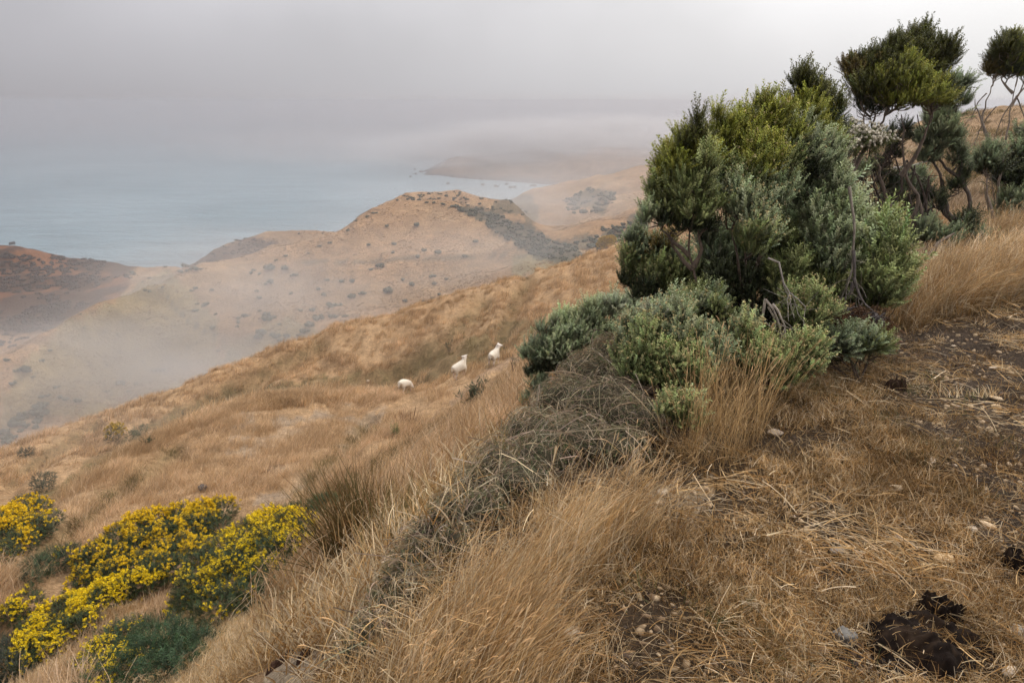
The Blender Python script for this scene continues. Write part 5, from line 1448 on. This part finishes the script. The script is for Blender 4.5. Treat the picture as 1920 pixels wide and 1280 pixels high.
def far_bush(px, py, w, label, group, rngk):
    g = hit(px, py + w * .3, 110); k = mpp(g)
    o = bpy.data.objects.new('hill_bush', BUSHM[rngk.integers(5)])
    s_ = w * k * .5
    o.location = g; o.scale = (s_, s_, s_ * rngk.uniform(.7, 1.0)); o.rotation_euler = (0, 0, rngk.uniform(0, 6.28))
    COL.objects.link(o)
    tag(o, label, 'bush', group)
r6 = np.random.default_rng(66)
SCREE = [  # bushes on the big misty hill: px, py, width
    (503, 586, 16), (560, 580, 10), (615, 568, 22), (590, 578, 14), (600, 590, 22), (625, 590, 16), (637, 568, 13), (577, 605, 20), (508, 594, 24), (525, 606, 9), (493, 618, 22), (510, 625, 22), (487, 628, 18), (536, 628, 16), (527, 635, 14),
    (572, 620, 18), (563, 626, 12), (540, 645, 12), (573, 645, 9), (637, 611, 8), (660, 608, 14), (652, 614, 12), (648, 590, 12), (628, 593, 10), (705, 592, 10), (751, 580, 8), (610, 632, 10), (488, 556, 12), (445, 595, 10), (486, 580, 8), (460, 590, 12),
    (480, 545, 9), (508, 524, 18), (498, 530, 10), (532, 500, 16), (505, 497, 24), (470, 510, 10), (475, 505, 9), (518, 487, 8), (537, 478, 9), (487, 512, 8), (550, 512, 14), (545, 548, 10), (612, 523, 10), (641, 525, 12), (660, 525, 14), (598, 540, 10), (605, 551, 12),
    (664, 552, 16), (678, 546, 14), (725, 540, 22), (761, 562, 10), (795, 563, 8), (812, 557, 10), (824, 550, 9), (772, 530, 14), (755, 523, 10), (836, 522, 8), (812, 515, 14), (813, 529, 12), (853, 557, 12), (718, 495, 18), (695, 503, 10), (795, 467, 12),
    (822, 470, 16), (784, 479, 12), (690, 457, 9), (740, 455, 12), (620, 453, 9), (600, 460, 8), (577, 474, 6), (893, 450, 12), (870, 478, 14), (965, 515, 14), (690, 405, 8), (704, 398, 7), (668, 412, 7), (652, 432, 10), (726, 422, 9), (780, 419, 14), (736, 472, 9),
    (365, 538, 12), (358, 545, 8), (388, 566, 12), (368, 578, 14), (372, 568, 8), (385, 571, 10), (400, 612, 14), (398, 542, 9), (448, 602, 10), (446, 610, 8), (462, 590, 10), (410, 655, 8), (405, 588, 8),
    (272, 543, 8), (280, 545, 9), (305, 537, 6), (150, 588, 6), (100, 612, 6), (203, 683, 7), (158, 613, 6), (222, 625, 6), (268, 676, 6), (93, 655, 10), (82, 674, 12), (12, 672, 12), (48, 688, 26), (36, 692, 14), (26, 715, 14), (62, 705, 8), (105, 723, 14),
    (290, 692, 16), (304, 691, 14), (233, 714, 18), (226, 713, 12), (257, 716, 12), (202, 733, 9), (145, 748, 16), (122, 746, 12), (80, 740, 14), (92, 738, 12), (112, 742, 12), (460, 673, 9), (475, 672, 8), (325, 710, 7), (240, 733, 6)]
def hill_label(px, py):
    if px < 300 and py > 640: return 'grey bush in the thick mist on the lowest slope at the far left'
    if px < 330: return 'small bush near the misty spur edge below the brown hill'
    if px < 475: return 'bush beside the old fence line down the big misty hill'
    if py > 560: return 'dark bush on the misty hill just above the ridge of the sheep slope'
    if py > 500: return 'rounded bush on the middle of the misty hill, below the stock track'
    return 'bush on the upper misty hill, between the stock track and the crest'
for px, py, w in SCREE:
    far_bush(px, py, w * 1.05, hill_label(px, py), 'bushes dotted over the misty hill', r6)
for k in range(26):   # the two dark thickets in the gully at the left
    cx, cy, sx, sy = ((72, 765, 22, 16), (35, 790, 14, 9), (50, 780, 30, 16), (15, 815, 12, 12))[k % 4]
    far_bush(cx + r6.normal(0, sx * .6), cy + r6.normal(0, sy * .6), r6.uniform(14, 26), 'bush of the dark misty thicket in the gully at the far left', 'thicket in the misty gully', r6)
for px, py, w in [(320, 494, 14), (332, 494, 18), (345, 495, 14), (352, 498, 10), (312, 498, 8)]:
    far_bush(px, py, w, 'bush of the dark clump standing against the sea in the saddle', 'bushes on the saddle skyline', r6)
for px, py, w in [(365, 501, 16), (352, 505, 10), (338, 507, 12), (246, 508, 10), (252, 511, 14), (283, 520, 8), (377, 503, 8), (268, 527, 6), (342, 509, 8)]:
    far_bush(px, py, w, 'dark bush on the tan saddle between the brown hill and the big misty hill', 'bushes on the tan saddle', r6)
for px, py, w in [(700, 398, 7), (745, 374, 6), (688, 404, 6), (802, 378, 8), (815, 379, 8), (830, 381, 10), (560, 437, 6), (627, 433, 6), (606, 437, 5), (445, 449, 7), (420, 462, 7), (460, 446, 6)]:
    far_bush(px, py, w, 'small dark bush on the crest of the big misty hill', 'bushes along the misty crest', r6)

# scrub that reads as one mass: the dark flank, the brown hill and the gullies beyond
source('scrub', [far_bush_mesh(650 + k, 90) for k in range(4)])
source('brown_scrub', [far_bush_mesh(660 + k, 90, (.060, .038, .022), (.032, .022, .014)) for k in range(4)])
def scrub(name, poly, n, size, label, seed, d0=110, nz=None, src='scrub'):
    r = np.random.default_rng(seed)
    xs = [p[0] for p in poly]; ys = [p[1] for p in poly]
    X_, Y_, S_ = [], [], []
    for k in range(n):
        px, py = r.uniform(min(xs), max(xs)), r.uniform(min(ys), max(ys))
        if not in_poly(px, py, poly): continue
        g = hit(px, py, d0)
        if nz is not None and float(fbm(np.array([g.x * nz[0]]), np.array([g.y * nz[0]]), octv=3, seed=seed)[0]) < nz[1]: continue
        X_.append(g.x); Y_.append(g.y); S_.append(size * mpp(g) * r.uniform(.6, 1.35))
    spread(name, src, np.array(X_), np.array(Y_), np.array(S_), seed=seed, tilt=.05, label=label, cat='scrub')
scrub('scrub', [(845, 386), (900, 393), (960, 414), (1030, 447), (1098, 476), (1085, 494), (1010, 484), (965, 458), (905, 418)], 900, 4.2, 'dark scrub covering the right flank of the big misty hill', 701)
scrub('scrub', [(0, 462), (140, 486), (215, 488), (250, 528), (190, 582), (100, 622), (0, 660)], 1500, 4.0, 'dark scrub over the brown hill at the left edge', 702, 290, (.05, -.02), 'brown_scrub')
scrub('scrub', [(360, 503), (378, 482), (440, 454), (475, 449), (515, 455), (500, 476), (440, 490), (385, 503)], 260, 2.6, 'dark scrub on the seaward face behind the big misty hill', 703, 300, (.05, -.15), 'brown_scrub')
scrub('scrub', [(1040, 468), (1090, 440), (1150, 425), (1215, 400), (1215, 445), (1120, 472)], 300, 5.0, 'scrub in the faint valley right of the big misty hill', 704, 245, (.06, -.05))
scrub('scrub', [(1055, 375), (1105, 352), (1160, 365), (1140, 400), (1070, 402)], 200, 4.0, 'scrub patch on the faint furthest hill', 705, 300, (.05, -.05))
scrub('scrub', [(740, 372), (800, 356), (860, 360), (950, 374), (1005, 385), (985, 405), (900, 392), (840, 378), (770, 376)], 300, 2.6, 'scrub along the ridge behind the big misty hill', 706, 330, (.05, -.02))

# ------------------------------------------------------------------ sheep: one continuous skinned body each
def wool_material():
    m, t, b = mat_new('wool')
    a = nd(t, 'ShaderNodeAttribute', attribute_name='Col')
    geo = nd(t, 'ShaderNodeNewGeometry')
    n = nd(t, 'ShaderNodeTexNoise', Scale=32.0, Detail=4.0, Roughness=0.7)
    t.links.new(geo.outputs['Position'], n.inputs['Vector'])
    c = mulcol(t, a.outputs['Color'], ramp(t, n.outputs['Fac'], [(.3, (.84, .82, .78)), (.7, (1.08, 1.08, 1.08))]))
    t.links.new(c, b.inputs['Base Color']); b.inputs['Roughness'].default_value = 1.0; b.inputs['Specular IOR Level'].default_value = .05
    b.inputs['Sheen Weight'].default_value = .3
    bp_ = nd(t, 'ShaderNodeBump', Strength=.7, Distance=.02)
    t.links.new(n.outputs['Fac'], bp_.inputs['Height']); t.links.new(bp_.outputs[0], b.inputs['Normal'])
    return m
M_wool = wool_material()
def sheep(label, px, py, heading, head, scale=1.0, hunch=0.0, dmin=24, seed=1, legs_apart=.13, roll=0.0):
    """heading: direction the body faces (0 = away from the camera, positive = to the right); head: head position relative to the body
    (forward, left(+)/right(-), up) and muzzle offset"""
    g = hit(px, py, dmin)
    # body frame: x = forward, y = left, z = up; stands 0.62 m at the withers
    nodes, edges, rad = [], [], []
    def nde(p, r_, par=None):
        nodes.append(p); rad.append(r_)
        if par is not None: edges.append((par, len(nodes) - 1))
        return len(nodes) - 1
    pel = nde((-.22, 0, .57), (.205, .195))
    mid_ = nde((0, 0, .56), (.235, .22), pel)
    sh = nde((.24, 0, .58), (.195, .20), mid_)
    rump = nde((-.36, 0, .56), (.13, .14), pel)
    tail = nde((-.44, 0, .50), (.035, .03), rump)
    tail2 = nde((-.455, 0, .40), (.025, .02), tail)
    hp, mz = head
    nb = nde((.24 + (hp[0] - .24) * .72, hp[1] * .5, .60 + (hp[2] - .60) * .52), (.084, .092), sh)
    hd = nde(hp, (.094, .098), nb)
    mu = nde((hp[0] + mz[0] * .6, hp[1] + mz[1] * .6, hp[2] + mz[2] * .6), (.050, .052), hd)
    tip = nde((hp[0] + mz[0], hp[1] + mz[1], hp[2] + mz[2]), (.034, .034), mu)
    fx, fy = mz[0], mz[1]; fl_ = math.hypot(fx, fy) + 1e-6; sx, sy = -fy / fl_, fx / fl_
    for s_ in (-1, 1):
        e1 = nde((hp[0] + sx * .085 * s_ - mz[0] * .2, hp[1] + sy * .085 * s_ - mz[1] * .2, hp[2] + .045), (.030, .020), hd)
        nde((hp[0] + sx * .165 * s_ - mz[0] * .25, hp[1] + sy * .165 * s_ - mz[1] * .25, hp[2] + .055), (.016, .009), e1)
    # ground height under each hoof
    ch, shh = math.cos(heading), math.sin(heading)
    def world(p):
        f_, l_, u_ = p[0] * scale, p[1] * scale, p[2] * scale
        return np.array((g.x + f_ * shh - l_ * ch, g.y + f_ * ch + l_ * shh, g.z + u_))
    hoof = []
    zf = float(ground_z(*world((.22, 0, 0))[:2])); zr = float(ground_z(*world((-.24, 0, 0))[:2]))
    pitch_ = math.atan2(zf - zr, .46 * scale) * .35
    def tilt(p):
        x_, y_, z_ = p
        return (x_ * math.cos(pitch_) - (z_ - .5) * math.sin(pitch_) * .6, y_, z_ + x_ * math.sin(pitch_) + ((zf + zr) / 2 - g.z) / scale + .02)
    body = [tilt(p) for p in nodes]
    nodes2 = [world(p) for p in body]
    r_ = np.random.default_rng(seed)
    for (fx_, sd_, par, hind) in ((-.27, 1, pel, True), (-.27, -1, pel, True), (.25, 1, sh, False), (.25, -1, sh, False)):
        lx = fx_ + r_.uniform(-.06, .06); ly = legs_apart * sd_
        hb = tilt((fx_, ly, .40)); foot = world((lx, ly, 0)); foot[2] = float(ground_z(foot[0], foot[1])) + .02
        top = world(hb)
        if hind:
            kn = top + (foot - top) * .32 + (world((.05, 0, 0)) - world((0, 0, 0)))
            hk = top + (foot - top) * .60 + (world((-.06, 0, 0)) - world((0, 0, 0)))
        else:
            kn = top + (foot - top) * .30; hk = top + (foot - top) * .55 + (world((.015, 0, 0)) - world((0, 0, 0)))
        i0 = len(nodes2); nodes2 += [top, kn, hk, foot + np.array([0, 0, .03]), foot]
        rad += [(.085, .085), (.055, .055), (.032, .032), (.024, .024), (.032, .028)]
        edges += [(par, i0), (i0, i0 + 1), (i0 + 1, i0 + 2), (i0 + 2, i0 + 3), (i0 + 3, i0 + 4)]
    me = bpy.data.meshes.new('sheep')
    me.from_pydata([tuple(p) for p in nodes2], edges, [])
    o = bpy.data.objects.new('sheep', me); COL.objects.link(o)
    md = o.modifiers.new('skin', 'SKIN'); md.use_smooth_shade = True
    for k, sv in enumerate(me.skin_vertices[0].data):
        sv.radius = (rad[k][0] * scale, rad[k][1] * scale); sv.use_root = (k == 0)
    sb = o.modifiers.new('smooth', 'SUBSURF'); sb.levels = sb.render_levels = 2
    dg = bpy.context.evaluated_depsgraph_get()
    me2 = bpy.data.meshes.new_from_object(o.evaluated_get(dg))
    o.modifiers.clear(); o.data = me2; bpy.data.meshes.remove(me)
    me2.name = 'sheep'
    n = len(me2.vertices); co = np.zeros(n * 3, np.float32); me2.vertices.foreach_get('co', co); co = co.reshape(-1, 3)
    # fleece cream, legs and face pinker, soiled wool under the tail
    wv = co - np.array(g)
    f_ = (wv[:, 0] * shh + wv[:, 1] * ch) / scale; up_ = wv[:, 2] / scale
    l_ = (-wv[:, 0] * ch + wv[:, 1] * shh) / scale
    col_ = np.zeros((n, 3)) + np.array((.70, .62, .50))
    legm = sstep(.34, .24, up_ - f_ * math.tan(pitch_)) if False else 1 - sstep(.22, .32, up_ - f_ * math.tan(pitch_))
    col_ = col_ + (np.array((.74, .58, .47)) - col_) * legm[:, None]
    hw = world(tilt(hp)); dh = np.linalg.norm(co - hw, axis=1)
    col_ = col_ + (np.array((.76, .68, .60)) - col_) * (1 - sstep(.10, .16, dh))[:, None]
    tp = world(tilt((hp[0] + mz[0], hp[1] + mz[1], hp[2] + mz[2]))); dt = np.linalg.norm(co - tp, axis=1)
    col_ = col_ + (np.array((.16, .11, .10)) - col_) * (1 - sstep(.030, .055, dt))[:, None]
    dirty = (1 - sstep(-.33, -.24, f_)) * (1 - sstep(.40, .50, up_ - f_ * math.tan(pitch_))) * sstep(.22, .3, up_ - f_ * math.tan(pitch_)) * (1 - sstep(.06, .14, np.abs(l_)))
    col_ = col_ + (np.array((.16, .085, .055)) - col_) * dirty[:, None]
    a = me2.color_attributes.new('Col', 'FLOAT_COLOR', 'POINT'); a.data.foreach_set('color', np.hstack([col_, np.ones((n, 1))]).astype(np.float32).ravel())
    # ruffled fleece
    nr = np.zeros(n * 3, np.float32); me2.vertices.foreach_get('normal', nr); nr = nr.reshape(-1, 3)
    co = co + nr * (fbm(co[:, 0] * 14, co[:, 1] * 14, co[:, 2] * 14, octv=2, seed=seed) * .012 * (1 - legm))[:, None]
    me2.vertices.foreach_set('co', co.astype(np.float32).ravel())
    me2.materials.clear(); me2.materials.append(M_wool)
    me2.polygons.foreach_set('use_smooth', np.ones(len(me2.polygons), bool))
    o.name = 'sheep'
    tag(o, label, 'sheep', 'sheep on the dry slope')
    return o
sheep('leftmost sheep, grazing with its rump to the camera and its head hidden', 760, 738, R(28), ((.46, -.06, .26), (.06, -.06, -.12)), .95, seed=3, dmin=25)
sheep('middle sheep, standing side on with its head turned to look left', 862, 708, R(52), ((.40, .10, .95), (-.02, .22, -.08)), .85, seed=4, dmin=25)
sheep('highest of the three sheep, its soiled rump to the camera, looking right', 926, 684, R(22), ((.40, -.10, .95), (.06, -.21, -.06)), .85, seed=6, dmin=25)

# ------------------------------------------------------------------ stones, dung and dug earth
def rock_mesh(seed, flat=.6, rough=.22, sub=3, color=(.45, .40, .33), long=1.3):
    bm = bmesh.new(); bmesh.ops.create_icosphere(bm, subdivisions=sub, radius=1)
    co = np.array([v_.co[:] for v_ in bm.verts]); r = np.random.default_rng(seed)
    # facets: clip the ball with random planes, then roughen
    for k in range(9):
        nrm = r.normal(0, 1, 3); nrm /= np.linalg.norm(nrm); t_ = r.uniform(.62, .9)
        h_ = co @ nrm; co = co - np.outer(np.maximum(h_ - t_, 0), nrm) * .9
    d_ = 1 + rough * fbm(co[:, 0] * 2 + seed, co[:, 1] * 2, co[:, 2] * 2, octv=3, seed=seed)
    co = co * d_[:, None] * np.array([long, 1, flat])
    c = np.array(color) * np.array((1.06, .96, .82)) * (1 + .35 * fbm(co[:, 0] * 3, co[:, 1] * 3, co[:, 2] * 3, octv=3, seed=seed + 9))[:, None]
    f = np.array([[v_.index for v_ in f_.verts] for f_ in bm.faces]); bm.free()
    return mesh_np('stone', co, [f], [M_stone], smooth=False, col=np.clip(c, 0, 1))
def stone_material():
    m, t, b = mat_new('field_stone')
    a = nd(t, 'ShaderNodeAttribute', attribute_name='Col'); tcn = nd(t, 'ShaderNodeNewGeometry')
    n = nd(t, 'ShaderNodeTexNoise', Scale=45.0, Detail=8.0, Roughness=.7); t.links.new(tcn.outputs['Position'], n.inputs['Vector'])
    c = mulcol(t, a.outputs['Color'], ramp(t, n.outputs['Fac'], [(.3, (.6, .58, .55)), (.7, (1.2, 1.2, 1.2))]))
    t.links.new(c, b.inputs['Base Color']); b.inputs['Roughness'].default_value = .9
    bp_ = nd(t, 'ShaderNodeBump', Strength=.7, Distance=.004); t.links.new(n.outputs['Fac'], bp_.inputs['Height']); t.links.new(bp_.outputs[0], b.inputs['Normal'])
    return m
M_stone = stone_material()
M_dung = stone_material(); M_dung.name = 'crusted_dung'; M_dung.node_tree.nodes['Principled BSDF'].inputs['Specular IOR Level'].default_value = .06
def stone(px, py, w, label, seed, color=(.45, .40, .33), flat=.6, long=1.3, rz=None, name='stone', cat='stone', sink=.25, group=None):
    g = hit(px, py); k = mpp(g); s_ = w * k / 2 / long
    o = bpy.data.objects.new(name, rock_mesh(seed, flat, color=color, long=long))
    o.location = g + Vector((0, 0, s_ * flat * (1 - sink))); o.scale = (s_, s_, s_); o.rotation_euler = (random.uniform(-.2, .2), random.uniform(-.2, .2), random.uniform(-.6, .6) if rz is None else rz)
    COL.objects.link(o); tag(o, label, cat, group)
    return o
stone(1582, 1200, 46, 'blue grey split stone beside the black dung, stained rusty on top', 801, (.15, .155, .16), .75, 1.1)
stone(1483, 1218, 24, 'small rounded grey stone left of the blue grey split stone', 802, (.32, .29, .25), .7, 1.1)
stone(1540, 1222, 30, 'lumpy pinkish brown stone between the two grey stones', 803, (.33, .25, .19), .6, 1.2)
stone(1478, 1272, 28, 'pale round stone cut by the bottom edge of the photo', 804, (.52, .48, .42), .7, 1.1)
stone(1772, 1052, 46, 'large flat cream stone lying in the turf above the dung', 805, (.56, .45, .30), .5, 1.5, .1)
stone(1570, 1036, 34, 'angular slate grey stone half sunk in the turf', 806, (.20, .19, .18), .5, 1.2)
stone(1604, 1055, 20, 'small brown stone right of the slate grey one', 807, (.24, .19, .15), .6, 1.2)
stone(1682, 1012, 22, 'dull brown stone left of the dark soil, in straw', 816, (.25, .20, .15), .6, 1.2)
stone(1678, 918, 24, 'small cream stone by a green tuft in the middle of the terrace', 808, (.50, .42, .31), .65, 1.2)
stone(1850, 988, 28, 'cream stone on the dark soil, the right one of a pair', 809, (.52, .42, .30), .55, 1.3)
stone(1826, 992, 24, 'flat grey stone on the dark soil, the left one of a pair', 810, (.45, .41, .36), .4, 1.5)
stone(1748, 866, 22, 'white chip of stone standing on dark soil', 811, (.60, .54, .46), .6, 1.8, .9)
stone(1862, 690, 22, 'white flake of stone high on the dark soil', 812, (.58, .53, .47), .4, 1.8)
stone(1893, 1262, 34, 'smooth pale stone in the bottom right corner', 813, (.55, .50, .43), .6, 1.4, .3)
stone(1882, 1220, 30, 'rough tan stone at the right end of the dung', 814, (.40, .31, .20), .6, 1.2)
stone(1912, 1190, 40, 'grey stone cut by the right edge beside the dung', 815, (.36, .36, .34), .6, 1.2)
stone(1074, 1186, 38, 'long pale stone with a dark hollow under it, at the foot of the tall grass', 821, (.47, .42, .35), .5, 1.7, .5)
stone(990, 1235, 34, 'cracked grey stone among tall grass stems at the bottom of the photo', 822, (.42, .39, .35), .6, 1.3)
stone(1242, 928, 22, 'small round pale stone on the bare soil patch', 823, (.46, .41, .34), .7, 1.1)
stone(1452, 815, 30, 'weathered grey stone in straw in front of the orange stalks', 824, (.34, .30, .26), .5, 1.3)
stone(1797, 581, 30, 'grey stone half hidden in straw on the bank at the right', 825, (.30, .28, .26), .6, 1.3)
stone(1868, 748, 26, 'cream flat stone on the dark soil under the white flake', 826, (.48, .40, .29), .4, 1.5)
stone(1868, 764, 20, 'small tan stone on the dark soil under the cream flat one', 827, (.44, .34, .22), .5, 1.3)
stone(381, 921, 17, 'dark block of rock lying on the slope above the gorse', 828, (.07, .065, .065), .95, 1.05, .5, name='boulder', cat='boulder', sink=.05)
stone(690, 716, 7, 'pale stone on the crest by the bare patch', 829, (.55, .48, .40), .7, 1.1)
for k in range(46):   # grit and chips strewn over the bare soil
    px, py = (r6.uniform(1700, 1920), r6.uniform(640, 1240)) if k % 2 else (r6.uniform(1060, 1920), r6.uniform(900, 1275))
    stone(px, py, r6.uniform(6, 12), 'small chip of stone strewn on the soil of the terrace', 840 + k, [(.46, .38, .27), (.38, .33, .27), (.28, .23, .18)][k % 3], .5, 1.4, r6.uniform(0, 3), name='stone_chip', cat='stone chip', group='stone chips on the terrace soil')

def dung(px, py, wx, wy, label, seed, name='dung', cat='dung', color=(.012, .008, .006), h=.05, color2=(.030, .019, .012)):
    """crusted, crumbling heap with a ragged edge"""
    g = hit(px, py); k = mpp(g); n = 70
    sx = wx * k / 2; sy = max(wy * k / 2 / .62, .03)
    r = np.random.default_rng(seed)
    gx_, gy_ = np.meshgrid(np.linspace(-1.3, 1.3, n), np.linspace(-1.3, 1.3, n), indexing='ij')
    rad_ = np.hypot(gx_, gy_); th = np.arctan2(gy_, gx_)
    edge_ = 1 + .28 * vnoise(np.cos(th) * 1.7 + seed, np.sin(th) * 1.7, None, seed) + .12 * vnoise(np.cos(th) * 5, np.sin(th) * 5, None, seed + 1)
    m_ = np.clip(1 - rad_ / edge_, 0, 1)
    X_ = g.x + gx_ * sx; Y_ = g.y + gy_ * sy
    prof = np.minimum(1, m_ * 3.2) ** .7
    Z_ = ground_z(X_, Y_) - .02 + prof * (h * (.9 + .9 * fbm(gx_ * 2.2 + seed, gy_ * 2.2, octv=3, seed=seed + 2)) + .018 * fbm(gx_ * 9, gy_ * 9, octv=3, seed=seed + 3)) + .012 * prof
    idx = np.arange(n * n).reshape(n, n)
    q = np.stack([idx[:-1, :-1], idx[1:, :-1], idx[1:, 1:], idx[:-1, 1:]], -1).reshape(-1, 4)
    keep_ = (m_ > 0).ravel()
    q = q[keep_[q].all(1)]
    c = np.array(color) + (np.array(color2) - np.array(color)) * sstep(-.1, .5, fbm(gx_ * 6, gy_ * 6, octv=3, seed=seed + 5))[..., None]
    o = obj(name, mesh_np(name, np.stack([X_, Y_, Z_], -1).reshape(-1, 3), [q], [M_dung], smooth=True, col=c.reshape(-1, 3)))
    return tag(o, label, cat)
dung(1730, 1215, 270, 110, 'big black crumbling dung heap at the bottom right of the terrace', 901, h=.055)
dung(1770, 1150, 90, 40, 'smaller black lump of dung behind the big heap', 902, h=.06)
dung(1910, 1065, 60, 50, 'black dung cut by the right edge above the stones', 903, h=.05)
dung(1675, 728, 40, 20, 'dark brown dried dung pat in the turf in front of the clump', 904, h=.05, color=(.05, .03, .02))
dung(525, 1243, 70, 40, 'dark overturned sod on the pale soil at the bottom of the photo', 905, name='sod', cat='sod', color=(.055, .03, .02), color2=(.12, .07, .045), h=.035)
dung(578, 1226, 44, 24, 'small dark sod right of the overturned one on the pale soil', 906, name='sod', cat='sod', color=(.05, .03, .022), color2=(.11, .07, .05), h=.035)

# ------------------------------------------------------------------ clods, grit and broken straw worked into the bare soil
source('clod', [rock_mesh(950 + k, .6, .3, 1, [(.10, .07, .045), (.055, .038, .026), (.30, .235, .155), (.17, .12, .075), (.42, .34, .24)][k % 5], 1.3) for k in range(10)])
x, y, z, px, py, d, r = polar_pts(58000, .9, 8.0, -20, 56, seed=31, power=.5)
cl = fbm(x * 2.6, y * 2.6, octv=3, seed=77)
k = (z > -.6) & (r.random(len(x)) < np.where(in_poly(px, py, DARKSOIL), .75, np.where(in_poly(px, py, PALE) | in_poly(px, py, PALE2), .8, .12 + .5 * cl)))
spread('clods', 'clod', x[k], y[k], .0035 + .016 * r.random(k.sum()) ** 3, tilt=.5, seed=32, label='crumbs of soil and grit on the bare ground', cat='soil')

source('dark_clod', [rock_mesh(970 + k, .6, .35, 1, [(.020, .013, .009), (.04, .026, .017), (.075, .05, .032)][k % 3], 1.2) for k in range(6)])
x, y, z, px, py, d, r = polar_pts(26000, .9, 4.5, 8, 46, seed=33, power=.5)
q_ = np.minimum(np.hypot((px - 1735) / 175, (py - 1205) / 95), np.hypot((px - 1910) / 60, (py - 1065) / 45))
k = (r.random(len(x)) < np.clip(1.35 - q_, 0, 1) * .8)
spread('dung_crumbs', 'dark_clod', x[k], y[k], .004 + .012 * r.random(k.sum()) ** 2, tilt=.5, seed=34, dz=.006, label='dark crumbs scattered in the turf around the dung', cat='dung')
